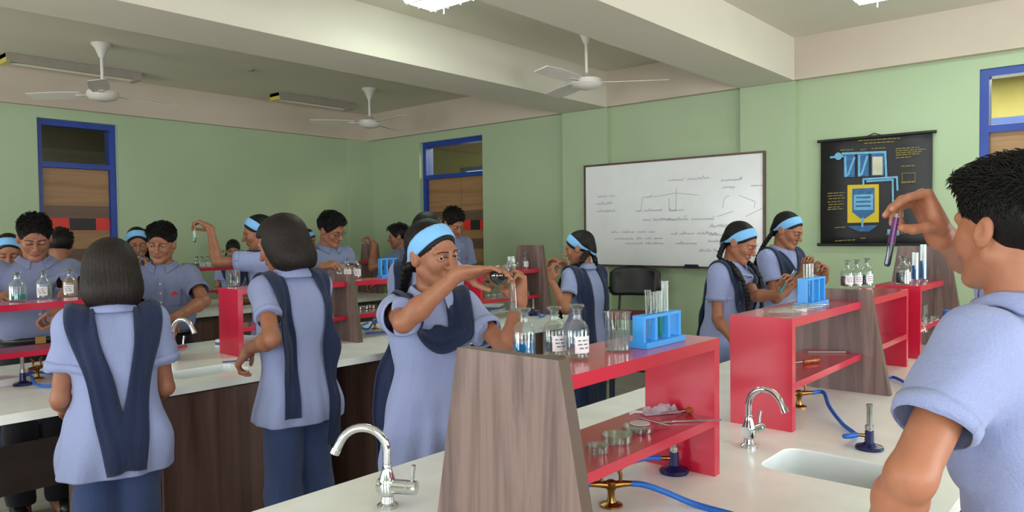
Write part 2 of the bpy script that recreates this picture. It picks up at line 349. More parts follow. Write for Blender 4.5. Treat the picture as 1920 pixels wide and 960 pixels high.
# pull handle on the second door
# ------------------------------------------------------------------ benches
BZ = .88
def worktop(label, x0, x1, y0, y1, holes, name='worktop', z=BZ):
    bm = B(); th = .035
    loops = [[(x0, y0), (x1, y0), (x1, y1), (x0, y1)]]+[rrect(*h, .045) for h in holes]
    es = []
    for lp in loops:
        vs = [bm.verts.new((p[0], p[1], z)) for p in lp]
        es += [bm.edges.new((vs[i], vs[(i+1) % len(vs)])) for i in range(len(vs))]
    r = bmesh.ops.triangle_fill(bm, use_beauty=True, use_dissolve=False, edges=es)
    fs = [g for g in r['geom'] if isinstance(g, bmesh.types.BMFace)]
    e = bmesh.ops.extrude_face_region(bm, geom=fs)
    for g in e['geom']:
        if isinstance(g, bmesh.types.BMVert): g.co.z -= th
    o = obj(name, bm, M['white_top']); return tag(o, label, 'worktop')
def sink(x0, x1, y0, y1, label, overflow=None):
    t = thing('sink', label, 'sink', ((x0+x1)/2, (y0+y1)/2, BZ))
    bm = B(); w, d = (x1-x0)/2, (y1-y0)/2; rows = []
    for k, z in ((-.012, -.003), (0, -.006), (.002, -.03), (.012, -.15), (.035, -.17), (min(w, d)*.8, -.175)):
        rows.append([bm.verts.new((p[0], p[1], z)) for p in rrect(-w+k, w-k, -d+k, d-k, max(.045-k*.2, .004))])
    for a, b in zip(rows, rows[1:]):
        n = len(a)
        for i in range(n): bm.faces.new([a[i], a[(i+1) % n], b[(i+1) % n], b[i]])
    bm.faces.new(rows[-1]); obj('basin', bm, M['sink'], t, smooth=True)
    obj('drain', lathe(B(), [(0, -.168), (.02, -.168), (.026, -.173), (.026, -.18)], 16), M['chrome'], t, smooth=True)
    if overflow:
        bm = B(); ox, oy, ax = overflow
        if ax == 'x': box(bm, -w+.0015, -w+.008, oy-.03, oy+.03, -.034, -.014)
        else: box(bm, ox-.03, ox+.03, d-.008, d-.0015, -.034, -.014)
        obj('overflow_slot', bm, M['steel'], t, bevel=.002, label=None) if False else obj('overflow_slot', bm, M['steel'], t, bevel=.002)
    return t
SINKS = [(1.87, 2.13, .43, .80), (1.80, 2.20, 1.10, 1.36), (3.75, 3.93, .42, .78)]
worktop('long white worktop in front, carrying the red shelf beside the girl pouring', -.5, 4.5, .33, 1.53, [(1.885, 2.115, .42, .785), (1.48, 1.84, 1.20, 1.42), (3.74, 3.88, .44, .78)])
sink(1.885, 2.115, .42, .785, 'white sink in the front worktop beside the chrome tap and the second red shelf', (0, .12, 'x'))
sink(1.48, 1.84, 1.20, 1.42, 'white sink sunk behind the nearest red shelf, only its rim showing')
sink(3.74, 3.88, .44, .78, 'small white sink at the far end of the front worktop by the last chrome tap')
worktop('mottled white worktop of the middle bench, where the bob-haired girls work', -.5, 4.5, 3.06, 4.26, [(1.47, 1.83, 3.20, 3.43)])
sink(1.47, 1.83, 3.20, 3.43, 'white sink in the middle worktop between the two bob-haired girls')
worktop('mottled white worktop of the rearmost bench, seen between the heads', .2, 5.1, 5.87, 7.07, [])

def cabinet(x0, x1, y0, y1, label, side='near', grp=None):
    """wood base cabinet with two doors, each with a knob, and a recessed plinth"""
    t = thing('base_cabinet', label, 'cabinet', ((x0+x1)/2, (y0+y1)/2, 0), 0, grp); w, d = (x1-x0)/2, (y1-y0)/2
    bm = box(B(), -w, w, -d, d, .08, .1); box(bm, -w+.03, w-.03, -d+.05, d-.05, 0, .08)
    for x0, x1, y0, y1 in ((-w, -w+.018, -d, d), (w-.018, w, -d, d), (-w+.018, w-.018, -d, -d+.012), (-w+.018, w-.018, d-.012, d)): box(bm, x0, x1, y0, y1, .1, BZ-.036)
    obj('carcass', bm, M['wood_shaded'], t)
    for sgn in ((-1,) if side == 'near' else (-1, 1)):
        o = obj('door', box(B(), -w+.004, w-.004, min(sgn*(d+.001), sgn*(d+.018)), max(sgn*(d+.001), sgn*(d+.018)), .09, BZ-.05), M['wood_shaded'], t, bevel=.002, seg=1)
        obj('handle', box(B(), w-.045, w-.035, min(sgn*(d+.018), sgn*(d+.03)), max(sgn*(d+.018), sgn*(d+.03)), .5, .62), M['steel'], o, bevel=.002)
    return t
def modesty(x0, x1, y, z0, z1, label):
    t = thing('modesty_panel', label, 'panel', ((x0+x1)/2, y, 0)); w = (x1-x0)/2
    obj('board', box(B(), -w, w, -.012, .012, z0, z1), M['dark'], t)
    for s in (-1, 1):
        bm = B(); box(bm, s*(w-.03)-.02, s*(w-.03)+.02, -.02, .02, .02, BZ-.036); box(bm, s*(w-.03)-.03, s*(w-.03)+.03, -.12, .12, 0, .02); obj('leg', bm, M['black'], t, bevel=.004)
for a, b, l in ((-.45, .25, 'at the near left end, under the front worktop'), (1.45, 2.2, 'under the front worktop below the nearest sink'), (3.55, 4.2, 'under the far end of the front worktop')):
    cabinet(a, b, .50, 1.42, 'shaded wood cabinet '+l, 'both')
modesty(.27, 1.43, .93, .2, .62, 'dark modesty panel under the front worktop at the left')
modesty(2.22, 3.53, .93, .2, .62, 'dark modesty panel under the front worktop below the second red shelf')
cabinet(1.355, 2.05, 3.12, 4.18, 'shaded wood cabinet under the middle worktop below its sink, between the bob-haired girls', 'both')
cabinet(2.44, 2.62, 3.12, 4.18, 'narrow shaded wood cabinet under the middle worktop behind the girl pouring', 'both')
cabinet(3.85, 4.4, 3.14, 4.18, 'shaded wood cabinet under the far right end of the middle worktop', 'both')
modesty(-.3, 1.33, 3.85, .36, .58, 'dark modesty panel under the middle worktop at the far left, floor showing beneath')
modesty(2.64, 3.83, 3.75, .2, .6, 'dark modesty panel under the middle worktop near its right end')
cabinet(2.7, 3.4, 5.95, 6.99, 'shaded wood cabinet under the left half of the rearmost worktop', 'both')
cabinet(4.4, 5.0, 5.95, 6.99, 'shaded wood cabinet under the right end of the rearmost worktop', 'both')
modesty(.4, 2.68, 6.5, .25, .6, 'dark modesty panel under the left end of the rearmost worktop')

# ------------------------------------------------------------------ reagent shelves
SH, SL = 1.23, 1.03
def shelf_unit(label, x0, x1, yc, red=None, panel=None, tall=False, zb=BZ):
    """red end panel at x=red ('l','r',None or both), wooden trapezoid at the other end"""
    t = thing('reagent_shelf', label, 'shelf', ((x0+x1)/2, yc, zb), 0, None); w = (x1-x0)/2; th = .028
    a, b = -w, w
    for side in (red or ''):
        x = -w if side == 'l' else w-th
        obj('end_panel', box(B(), x, x+th, -.1, .1, 0, SH-zb), M['red'], t, bevel=.0015, seg=1)
        if side == 'l': a = -w+th
        else: b = w-th
    for side in (panel or ''):
        zt = (1.41 if tall else 1.272)-zb; p = .032
        bw, tw = (.205, .12) if tall else (.20, .128)
        x = -w-p if side == 'l' else w
        bm = prism(B(), [(-bw, 0), (bw, 0), (tw, zt), (-tw, zt)], 'x', x, x+p)
        for f in bm.faces: f.material_index = 0 if abs(f.normal.x) > .9 else 1
        bm.normal_update()
        for f in bm.faces: f.material_index = 0 if abs(f.normal.x) > .9 else 1
        obj('side_panel', bm, [M['wood_panel'], M['wood_edge']], t)
    obj('upper_shelf', box(B(), a, b, -.1, .1, SH-zb-th, SH-zb), M['red'], t, bevel=.0015, seg=1)
    obj('lower_shelf', box(B(), a, b, -.1, .1, SL-zb-th*.8, SL-zb), M['red'], t, bevel=.0015, seg=1)
    return t
Y1, Y2, Y3 = .93, 3.66, 6.40
shelf_unit('nearest red shelf with a big grey-brown sloping end panel, bottles and blue rack on top', 1.085, 1.765, Y1, 'r', 'l')
shelf_unit('second red shelf on the front worktop, behind the chrome tap, tubes lying on top', 2.27, 2.985, Y1, 'l', 'r')
shelf_unit('third red shelf on the front worktop, backing onto the sloping brown panel, bottles on it', 3.02, 3.70, Y1, 'r', None)
shelf_unit('farthest red shelf of the front worktop, its tall end panel below the wall chart', 3.93, 4.445, Y1, 'l', 'r', True)
sl = shelf_unit('red shelf at far left with three stoppered bottles and white lettering on its lower edge', .62, 1.345, Y2, 'r', 'l')
shelf_unit('red shelf of the middle bench ending in a sloping brown panel behind the bob-haired girl', 1.96, 2.645, Y2, 'l', 'r')
shelf_unit('red shelf on the middle bench with white-labelled bottles, left of the girl pouring', 2.68, 3.30, Y2, 'r', None)
shelf_unit('red shelf at the right end of the middle bench with a tall dark end panel', 3.78, 4.445, Y2, 'l', 'r', True)
shelf_unit('left red shelf on the rearmost bench, seen behind the girl with a raised arm', 3.10, 3.80, Y3, 'r', 'l')
shelf_unit('right red shelf on the rearmost bench with a tall dark panel behind a raised hand', 4.55, 5.05, Y3, 'l', 'r', True)
def scribble(bm, org, du, dv, dn, length, h, rnd, width=.0035, word=6):
    """a line of cursive handwriting as narrow flat strokes"""
    u = 0; P = []
    while u < length:
        n = rnd.randint(3, word+3)
        pts = []
        for i in range(n*3):
            pts.append((u+i*h*.28+rnd.uniform(-.1, .1)*h, (rnd.uniform(.55, 1.0) if rnd.random() < .25 else rnd.uniform(.3, .5)) if i % 2 else rnd.uniform(-.25 if rnd.random() < .15 else 0, .1)))
        u = pts[-1][0]+h*.9
        for a, b in zip(pts, pts[1:]):
            d = np.array((b[0]-a[0], (b[1]-a[1])*h)); L = np.hypot(*d); nrm = np.array((-d[1], d[0]))/max(L, 1e-6)*width/2
            q = [(a[0]+nrm[0], a[1]*h+nrm[1]), (a[0]-nrm[0], a[1]*h-nrm[1]), (b[0]-nrm[0], b[1]*h-nrm[1]), (b[0]+nrm[0], b[1]*h+nrm[1])]
            bm.faces.new([bm.verts.new(Vector(org)+Vector(du)*x+Vector(dv)*y+Vector(dn)) for x, y in q])
    return bm
bm = scribble(B(), (.18, -.1002, SL-BZ-.021), (1, 0, 0), (0, 0, 1), (0, -.0008, 0), .13, .02, random.Random(5), .0045, 5)
scribble(bm, (.34, -.1002, SL-BZ-.021), (1, 0, 0), (0, 0, 1), (0, -.0008, 0), .01, .02, random.Random(8), .0045, 2)
obj('lettering', bm, M['paper'], sl)

# ------------------------------------------------------------------ taps, burners, gas taps, hoses
def faucet(loc, ang, label, s=1.0, lev=0):
    t = thing('faucet', label, 'tap', loc, ang)
    bm = B(); lathe(bm, [(0, 0), (.024, 0), (.024, .006), (.016, .012), (.014, .026), (.019, .030), (.021, .058), (.018, .066), (.0135, .08), (.0105, .092), (.0105, .10)], 20)
    cl, sl_ = math.cos(lev), math.sin(lev); tube(bm, [(-.022*cl, -.022*sl_, .048), (.05*cl, .05*sl_, .048)], .0165, 16); obj('body', bm, M['chrome'], t, smooth=True)
    bm = B(); P = [(0, 0, .085), (0, 0, .128)]+[(0, -.055+.055*math.cos(a), .128+.055*math.sin(a)) for a in np.linspace(.2, 2.55, 12)]
    P.append((0, P[-1][1]-.012, P[-1][2]-.022)); tube(bm, P, .0098, 14); tube(bm, [P[-1], (0, P[-1][1]-.006, P[-1][2]-.012)], .0115, 14); obj('spout', bm, M['chrome'], t, smooth=True)
    bm = B(); lathe(bm, [(0, -.008), (.0155, -.008), (.0165, 0), (.0155, .016), (0, .02)], 16, (.055, 0, .048), axis=frame_to((1, 0, 0))); tube(bm, [(.06, 0, .055), (.063, 0, .08), (.066, -.002, .1)], [.0045, .004, .005], 10)
    obj('lever', bm, M['chrome'], t, smooth=True, rotz=lev); t.scale = (s, s, s); return t
p = onz(727, 950, BZ); faucet((p[0], p[1], BZ), math.radians(222), 'chrome swan-neck tap on the front worktop left of the big sloping panel', 1.0, math.radians(75))
p = onz(1404, 838, BZ); faucet((p[0], p[1], BZ), math.radians(-8), 'chrome swan-neck tap in front of the second red shelf', .95)
p = onz(1691, 664, BZ); faucet((p[0], p[1], BZ), math.radians(-10), 'chrome swan-neck tap at the far end of the front worktop', .95)
p = onz(325, 676, BZ); faucet((p[0], p[1], BZ), math.radians(22), 'chrome swan-neck tap of the middle bench, beside the boy leaning over', 1.15)
def burner(loc, ang, label):
    t = thing('bunsen_burner', label, 'burner', loc, ang)
    obj('base', lathe(B(), [(0, 0), (.036, 0), (.038, .005), (.035, .01), (.018, .015), (.0125, .02), (.0115, .052), (0, .054)], 24), M['navy_enamel'], t, smooth=True)
    bm = lathe(B(), [(0, .05), (.0075, .05), (.0075, .118), (.0085, .12), (.0085, .128), (.006, .128), (.006, .06), (0, .06)], 16); obj('barrel', bm, M['steel'], t, smooth=True)
    obj('collar', lathe(B(), [(.0078, .056), (.0115, .056), (.0115, .068), (.0078, .068)], 16), M['steel'], t, smooth=True)
    bm = tube(B(), [(.008, 0, .038), (.034, 0, .038)], [.0055, .0045], 10); obj('gas_inlet', bm, M['brass'], t, smooth=True); return t
def gastap(loc, ang, label):
    t = thing('gas_tap', label, 'gas tap', loc, ang)
    obj('body', lathe(B(), [(0, 0), (.026, 0), (.026, .004), (.011, .009), (.008, .02), (.0085, .035), (.012, .04), (.012, .056), (.006, .06), (0, .061)], 18), M['brass'], t, smooth=True)
    for s in (-1, 1):
        bm = tube(B(), [(s*.006, 0, .048), (s*.026, 0, .05), (s*.05, 0, .05)], [.009, .008, .0058], 12); o = obj('nozzle', bm, M['brass'], t, smooth=True)
        bm = tube(B(), [(s*.022, 0, .054), (s*.022, 0, .07)], .0045, 8); tube(bm, [(s*.022, 0, .07), (s*.018, 0, .08), (s*.03, .002, .092)], [.005, .006, .004], 8); obj('lever', bm, M['brass'], o, smooth=True)
    return t
def hose(pts, label, r=.0068):
    o = obj('gas_hose', tube(B(), pts, r, 10, smooth=8), M['hose'], smooth=True); return tag(o, label, 'hose')
b1 = onz(1264, 886, BZ); burner((b1[0], b1[1], BZ), math.radians(128), 'dark blue burner standing under the nearest red shelf')
g1 = onz(1146, 948, BZ); gastap((g1[0], g1[1], BZ), math.radians(-48), 'brass gas tap at the foot of the big sloping panel')
i1 = Vector((b1[0], b1[1], BZ+.038))+Vector((math.cos(math.radians(128)), math.sin(math.radians(128)), 0))*.034
hose([i1, i1+Vector((-.03, .04, -.004)), (1.56, 1.06, BZ+.012), (1.40, 1.10, BZ+.007), (1.22, 1.08, BZ+.007), (1.15, 1.03, BZ+.02), Vector((g1[0], g1[1], BZ+.05))+Vector((-math.cos(math.radians(-48)), -math.sin(math.radians(-48)), 0))*.05], 'blue hose curling behind the gas tap to the burner under the nearest red shelf')
e = Vector((math.cos(math.radians(-48)), math.sin(math.radians(-48)), 0)); q = Vector((g1[0], g1[1], BZ+.05))+e*.046
hose([q, q+e*.03+Vector((0, 0, -.004)), q+e*.075+Vector((.004, .0, -.022)), q+e*.13+Vector((-.01, -.02, -.042)), q+e*.2+Vector((-.06, -.06, -.043))], 'blue hose running off the front edge from the nearest gas tap')
b2 = onz(1630, 842, BZ); burner((b2[0], b2[1], BZ), math.radians(105), 'dark blue burner with steel barrel beside the nearest white sink')
g2 = onz(1498, 763, BZ); gastap((g2[0], g2[1], BZ), math.radians(-50), 'brass gas tap beside the red panel of the second shelf')
e2 = Vector((math.cos(math.radians(-50)), math.sin(math.radians(-50)), 0)); q = Vector((g2[0], g2[1], BZ+.05))+e2*.046
i2 = Vector((b2[0], b2[1], BZ+.038))+Vector((math.cos(math.radians(105)), math.sin(math.radians(105)), 0))*.03
hose([q, q+e2*.04, onz(1555, 762, BZ+.034), onz(1580, 795, BZ+.012), onz(1604, 815, BZ+.012), i2+Vector((-.02, .03, -.006)), i2], 'blue hose drooping from a brass gas tap to the burner beside the nearest sink')
hose([(3.05, .80, BZ+.02), onz(1672, 707, BZ+.012), onz(1712, 727, BZ+.012), onz(1745, 748, BZ+.007), onz(1775, 770, BZ+.007)], 'blue hose on the far part of the front worktop beyond the sloping brown panel')
b3 = onz(43, 722, BZ); burner((b3[0], b3[1], BZ), math.radians(20), 'dark burner under the far left red shelf')
g3 = onz(70, 710, BZ); gastap((g3[0], g3[1], BZ), math.radians(30), 'small brass gas tap under the far left red shelf')
i3 = Vector((b3[0]+.032, b3[1]+.012, BZ+.038))
hose([i3, onz(70, 722, BZ+.012), onz(110, 722, BZ+.008), onz(132, 712, BZ+.008), onz(110, 702, BZ+.008), onz(72, 698, BZ+.012), onz(48, 702, BZ+.02), onz(70, 690, BZ+.045), onz(105, 683, BZ+.05)], 'blue hose looped on the worktop under the far left red shelf', .006)
b4 = onz(1000, 592, BZ); burner((b4[0], b4[1], BZ), math.radians(-60), 'small dark burner at the foot of the tall panel of the middle bench')
hose([Vector((b4[0]+.017, b4[1]-.03, BZ+.038)), onz(1014, 594, BZ+.01), onz(1024, 588, BZ+.008), onz(1012, 584, BZ+.008), onz(1000, 586, BZ+.01), onz(985, 586, BZ+.01)], 'short blue hose by the tall panel of the middle bench')
g5 = onz(703, 617, BZ); gastap((g5[0], g5[1], BZ), math.radians(40), 'small brass gas tap on the middle bench left of the girl pouring')
hose([Vector((g5[0]-.038, g5[1]-.032, BZ+.05)), onz(690, 617, BZ+.01), onz(675, 612, BZ+.008), onz(690, 605, BZ+.008)], 'blue hose by a small gas tap on the middle bench left of the girl pouring')
hose([(3.05, 3.60, SL-.02), (3.0, 3.6, .98), (2.93, 3.62, .96), (2.87, 3.62, .98), (2.93, 3.65, 1.0), (3.0, 3.66, .95), (3.02, 3.68, BZ+.006), (2.9, 3.72, BZ+.006)], 'blue hose coiled below the shelf of white-labelled bottles')

# ------------------------------------------------------------------ glassware
BOT = [(0, .002), (.8, 0), (1, .04), (1, .5), (.93, .60), (.7, .68), (.40, .73), (.36, .78), (.36, .87), (.44, .90), (.40, .91), (.30, .88), (.30, .76), (.9*.7, .66), (.92, .5), (.92, .06), (0, .05)]
def bottle(loc, h, r, label, liq=None, level=.3, lab=True, flat=True, ang=0, group=None, stop=True, body='glass'):
    t = thing('reagent_bottle', label, 'bottle', loc, ang, group)
    obj('body', lathe(B(), [(a*r, b*h) for a, b in BOT], 24), M[body], t, smooth=True)
    if liq:
        obj('liquid', lathe(B(), [(0, .055*h), (.915*r, .065*h), (.915*r, min(level, .5)*h), (0, min(level, .5)*h)], 20), M[liq], t, smooth=True)
    bm = lathe(B(), [(0, .8*h), (.26*r, .8*h), (.3*r, .9*h), (.5*r, .935*h), (.66*r, .975*h), (.62*r, 1.0*h), (0, 1.0*h)] if flat else [(0, .8*h), (.26*r, .8*h), (.3*r, .9*h), (.32*r, .94*h), (.3*r, 1.0*h), (0, 1.0*h)], 18)
    if stop: obj('stopper', bm, M['stopper'], t, smooth=True)
    else: bm.free()
    if lab:
        bm = B(); rr = r*1.012; n = 8; a0 = -.75; rows = []
        for z in (.12*h, .43*h): rows.append([bm.verts.new((rr*math.sin(a0+1.5*i/n), -rr*math.cos(a0+1.5*i/n), z)) for i in range(n+1)])
        for i in range(n): bm.faces.new([rows[0][i], rows[0][i+1], rows[1][i+1], rows[1][i]])
        lb = obj('label', bm, M['paper'], t, smooth=True)
        bm = B()
        for z in (.20, .27, .34):
            rows = [[bm.verts.new((rr*1.006*math.sin(-.5+1.0*i/n), -rr*1.006*math.cos(-.5+1.0*i/n), zz)) for i in range(n+1)] for zz in (z*h, z*h+.028*h)]
            for i in range(n):
                if (i*7+int(z*100)) % 4: bm.faces.new([rows[0][i], rows[0][i+1], rows[1][i+1], rows[1][i]])
        obj('print', bm, M['ink'], lb)
    return t
FACE = math.radians(-49)       # labels turned towards the near side of the room
def sh_at(px, py, Y, z): p = ony(px, py, Y); return (p[0], Y, z+.0005)   # on a shelf board at depth Y
def on(px, py, z): p = onz(px, py, z); return (p[0], p[1], z+.0005)
bottle(on(983, 671, SH), .108, .0255, 'stoppered bottle of bright blue liquid, left of two clear ones on the nearest shelf', 'l_blue', .32, False)
bottle(on(1040, 667, SH), .108, .0255, 'clear labelled bottle next to the blue one on the nearest shelf', 'l_clear', .3, ang=FACE+.5)
bottle(on(1082, 672, SH), .116, .0262, 'clear labelled bottle beside the beaker on the nearest shelf', 'l_clear', .42, ang=FACE+.5)
def beaker(loc, h, r, label, liq=None, level=.5, group=None):
    t = thing('beaker', label, 'beaker', loc, .6, group); th = .0016
    prof = [(0, 0), (r-.004, 0), (r, .004), (r, h-.003), (r+.0025, h), (r-.0005, h), (r-th, h-.004), (r-th, .005), (r-.006, .002), (0, .002)]
    bm = lathe(B(), prof, 28)
    for v in bm.verts:                                     # pouring lip
        if v.co.z > h-.004:
            a = math.atan2(v.co.y, v.co.x); k = math.exp(-(a/.25)**2); v.co.x *= 1+.14*k
    obj('body', bm, M['glass'], t, smooth=True)
    if liq: obj('liquid', lathe(B(), [(0, .003), (r-th-.0006, .005), (r-th-.0006, level*h), (0, level*h)], 24), M[liq], t, smooth=True)
    bm = B()
    for i in range(5):
        z = h*(.25+.11*i); n = 4; rr = r+.0003; a0 = -1.1; w = .22 if i % 2 else .34
        rows = [[bm.verts.new((rr*math.cos(a0+w*j/n), rr*math.sin(a0+w*j/n), zz)) for j in range(n+1)] for zz in (z, z+.0012)]
        for j in range(n): bm.faces.new([rows[0][j], rows[0][j+1], rows[1][j+1], rows[1][j]])
    obj('graduation', bm, M['paper'], t); return t
beaker(on(1158, 657, SH), .088, .0295, 'glass beaker half full of water on the nearest red shelf', 'l_clear', .5)
def tube_obj(a, d, L, r, label, liq=None, level=.3, mat='glass', group=None, liq2=None, name='test_tube'):
    """open test tube, closed end at a, mouth along d"""
    d = np.array(d, float); d /= np.linalg.norm(d); A = frame_to(d)
    t = thing(name, label, 'test tube', a, 0, group)
    prof = [(0, 0)]+[(r*math.sin(x), r-r*math.cos(x)) for x in np.linspace(.3, math.pi/2, 5)]+[(r, L-.003), (r+.0014, L-.001), (r+.0012, L), (r-.001, L), (r-.0013, r)]
    obj('body', lathe(B(), prof, 16, axis=A), M[mat], t, smooth=True)
    if liq:
        q = r*.88; l0 = r*.2
        pr = [(0, l0)]+[(q*math.sin(x), l0+q-q*math.cos(x)) for x in np.linspace(.4, math.pi/2, 4)]
        mid = level*L if not liq2 else liq2[1]*L
        obj('liquid', lathe(B(), pr+[(q, mid), (0, mid)], 14, axis=A), M[liq], t, smooth=True)
        if liq2: obj('liquid', lathe(B(), [(0, mid+.0002), (q, mid+.0002), (q, level*L), (0, level*L)], 14, axis=A), M[liq2[0]], t, smooth=True)
    return t
def rack(loc, ang, label, L=.17, D=.052, H=.075, n=6):
    t = thing('test_tube_rack', label, 'rack', loc, ang)
    obj('base', box(B(), -L/2, L/2, -D/2, D/2, 0, .014), M['blue_plastic'], t, bevel=.003)
    es = []; bm = B(); z = H; loops = [[(-L/2+.004, -D*.3), (L/2-.004, -D*.3), (L/2-.004, D*.3), (-L/2+.004, D*.3)]]
    for i in range(n):
        cx = -L/2+.03+(L-.06)*i/(n-1); loops.append([(cx+.0108*math.cos(a), .0108*math.sin(a)) for a in np.linspace(0, 2*math.pi, 13)[:-1]])
    for lp in loops:
        vs = [bm.verts.new((p[0], p[1], z)) for p in lp]; es += [bm.edges.new((vs[i], vs[(i+1) % len(vs)])) for i in range(len(vs))]
    r = bmesh.ops.triangle_fill(bm, use_beauty=True, edges=es); fs = [g for g in r['geom'] if isinstance(g, bmesh.types.BMFace)]
    e = bmesh.ops.extrude_face_region(bm, geom=fs)
    for g in e['geom']:
        if isinstance(g, bmesh.types.BMVert): g.co.z -= .007
    obj('top_plate', bm, M['blue_plastic'], t)
    for x in (-L/2+.008, -L/6, L/6, L/2-.008): obj('post', box(B(), x-.0055, x+.0055, -D*.28, D*.28, .012, H-.005), M['blue_plastic'], t, bevel=.0015)
    return [(-L/2+.03+(L-.06)*i/(n-1)) for i in range(n)]
rp = onz(1233, 645, SH); rp = (rp[0], rp[1], SH+.0005); hs = rack(rp, 0, 'sky blue test tube rack with four tubes on the nearest red shelf', .185)
tl = ['empty test tube, first from the beaker in the nearest blue rack', 'empty test tube, second from the beaker in the nearest blue rack', 'test tube holding teal liquid in the nearest blue rack', 'tallest and widest test tube of the nearest blue rack']
for k, (i, L, r, liq) in enumerate(((1, .118, .0078, None), (2, .112, .0078, None), (3, .112, .0078, 'l_teal'), (4, .135, .0102, None))):
    tube_obj((rp[0]+hs[i], rp[1], SH+.015), (.02*(k-1), .03, 1), L, r, tl[k], liq, .5)
def dish(loc, r, h, label):
    t = thing('petri_dish', label, 'dish', loc)
    obj('base', lathe(B(), [(0, 0), (r, 0), (r, h), (r-.0016, h), (r-.0016, .002), (0, .002)], 32), M['glass'], t, smooth=True)
    obj('lid', lathe(B(), [(r+.0012, .004), (r+.0012, h+.002), (0, h+.002), (0, h+.0038), (r+.0028, h+.0038), (r+.0028, .004)], 32), M['glass'], t, smooth=True)
dish(on(1121, 849, SL), .022, .014, 'smallest glass dish, at the near end of the lower red shelf')
dish(on(1157, 829, SL), .032, .015, 'glass dish in the middle of the three on the lower red shelf')
dish(on(1196, 809, SL), .034, .010, 'flat glass dish holding white disc, farthest of three on the lower red shelf')
o = obj('filter_paper', lathe(B(), [(0, 0), (.024, 0), (.024, .0012), (0, .0012)], 24), M['paper'], loc=tuple(np.array(on(1200, 806, SL))+np.array((0, 0, .0152)))); tag(o, 'round white filter paper lying on the flat glass dish', 'paper')
a, b = onz(1195, 797, SL), onz(1256, 801, SL)
o = obj('glass_rod', tube(B(), [tuple(a+np.array((0, 0, .019))), tuple(b+np.array((0, 0, .0035)))], .0024, 8), M['steel'], smooth=True); tag(o, 'thin metal rod leaning on the flat glass dish', 'rod')
def screwdriver(loc, ang, label, s=1, handle='handle'):
    t = thing('screwdriver', label, 'screwdriver', loc, ang); ax = frame_to((1, 0, 0))
    obj('handle', lathe(B(), [(0, 0), (.006, .001), (.0085, .008), (.0075, .03), (.009, .06), (.0085, .075), (.005, .08), (0, .08)], 12, (0, 0, .009), axis=ax), M[handle], t, smooth=True)
    obj('shaft', tube(B(), [(0, 0, .009), (-.07, 0, .0065)], [.0028, .0024], 8), M['steel'], t, smooth=True)
p = on(1285, 777, SL); screwdriver(p, math.radians(-30), 'screwdriver with amber handle on the lower shelf against the red panel')
p = on(1505, 683, SL); screwdriver(p, math.radians(-24), 'screwdriver with dark amber handle on the lower board of the second red shelf')
o = obj('metal_spatula', box(box(B(), -.075, .05, -.0022, .0022, .002, .005), -.11, -.07, -.005, .005, .002, .0035), M['steel'], loc=on(1315, 791, SL), rotz=math.radians(-45), bevel=.001, seg=1); tag(o, 'thin steel spatula beside the amber screwdriver on the nearest shelf', 'spatula')
t = thing('plastic_pouch', 'crumpled clear plastic pouch on the nearest lower red shelf', 'pouch', on(1238, 775, SL), math.radians(-35))
bm = B(); rnd = random.Random(3); g = [[bm.verts.new((-.05+.1*i/9, -.02+.04*j/5, .012+.008*math.sin(i*1.3+j*1.9)+.004*rnd.random() if 0 < i < 9 and 0 < j < 5 else .003)) for j in range(6)] for i in range(10)]
for i in range(9):
    for j in range(5): bm.faces.new([g[i][j], g[i+1][j], g[i+1][j+1], g[i][j+1]])
h_ = bmesh.ops.extrude_face_region(bm, geom=bm.faces[:])
for v in h_['geom']:
    if isinstance(v, bmesh.types.BMVert): v.co.z = v.co.z*.15+.0005
obj('film', bm, M['plastic_bag'], t, smooth=True)
obj('twist_tie', tube(B(), [(-.05, 0, .006), (-.07, .003, .008), (-.085, -.002, .005)], .0035, 8), M['white'], t, smooth=True)
# second shelf
rp2 = onz(1522, 572, SH); hs = rack((rp2[0], rp2[1], SH+.0005), 0, 'sky blue test tube rack on the second red shelf', .20, .056, .1)
for k, i in enumerate((1, 2, 3)):
    tube_obj((rp2[0]+hs[i]-.02, rp2[1], SH+.015), (.03*(k-1), 0, 1), .135, .0085, ['empty test tube, leftmost in the rack of the second red shelf', 'empty test tube, middle one in the rack of the second red shelf', 'empty test tube, rightmost of three in the rack of the second red shelf'][k])
for k in range(6):
    p = onz(1428+k*14, 590-k*2.6, SH)
    tube_obj((p[0], p[1], SH+.0095), (.45+.1*(k % 3), -.8+.15*(k % 2), 0), .105, .0078, 'empty test tube lying flat among others on the second red shelf', group='tubes lying on the second red shelf', mat='glass')
o = obj('porcelain_tile', box(B(), -.032, .032, -.022, .022, 0, .01), M['white'], loc=on(1500, 583, SH), rotz=.3, bevel=.004); tag(o, 'small pale tile in front of the blue rack on the second red shelf', 'tile')
bm = B(); p = onz(1515, 662, SL); q = onz(1586, 662, SL)
o = obj('wooden_splint', tube(bm, [tuple(p+np.array((0, 0, .004))), tuple(q+np.array((0, 0, .004)))], .0035, 6), M['fixture']); tag(o, 'thin rod lying at the back of the second red shelf, lower board', 'rod')
bottle(on(1588, 539, SH), .128, .029, 'reagent bottle with dark red contents, leftmost of three behind the sloping panel', 'l_red', .4, ang=FACE+.1)
bottle(on(1605, 538, SH), .130, .029, 'labelled reagent bottle, middle one of three behind the sloping panel', 'l_red', .38, ang=FACE+.1)
bottle(on(1624, 537, SH), .135, .029, 'reagent bottle of black liquid with white label, rightmost of three behind the sloping panel', 'l_dark', .4, ang=FACE+.35)
bottle(sh_at(1693, 524, .92, SH), .140, .034, 'reagent bottle of black liquid on the farthest red shelf', 'l_dark', .42, ang=FACE+1.2)
bottle(sh_at(1703, 523, .96, SH), .120, .026, 'pale labelled bottle between the black liquid and the blue cylinders', 'l_clear', .2, ang=FACE)
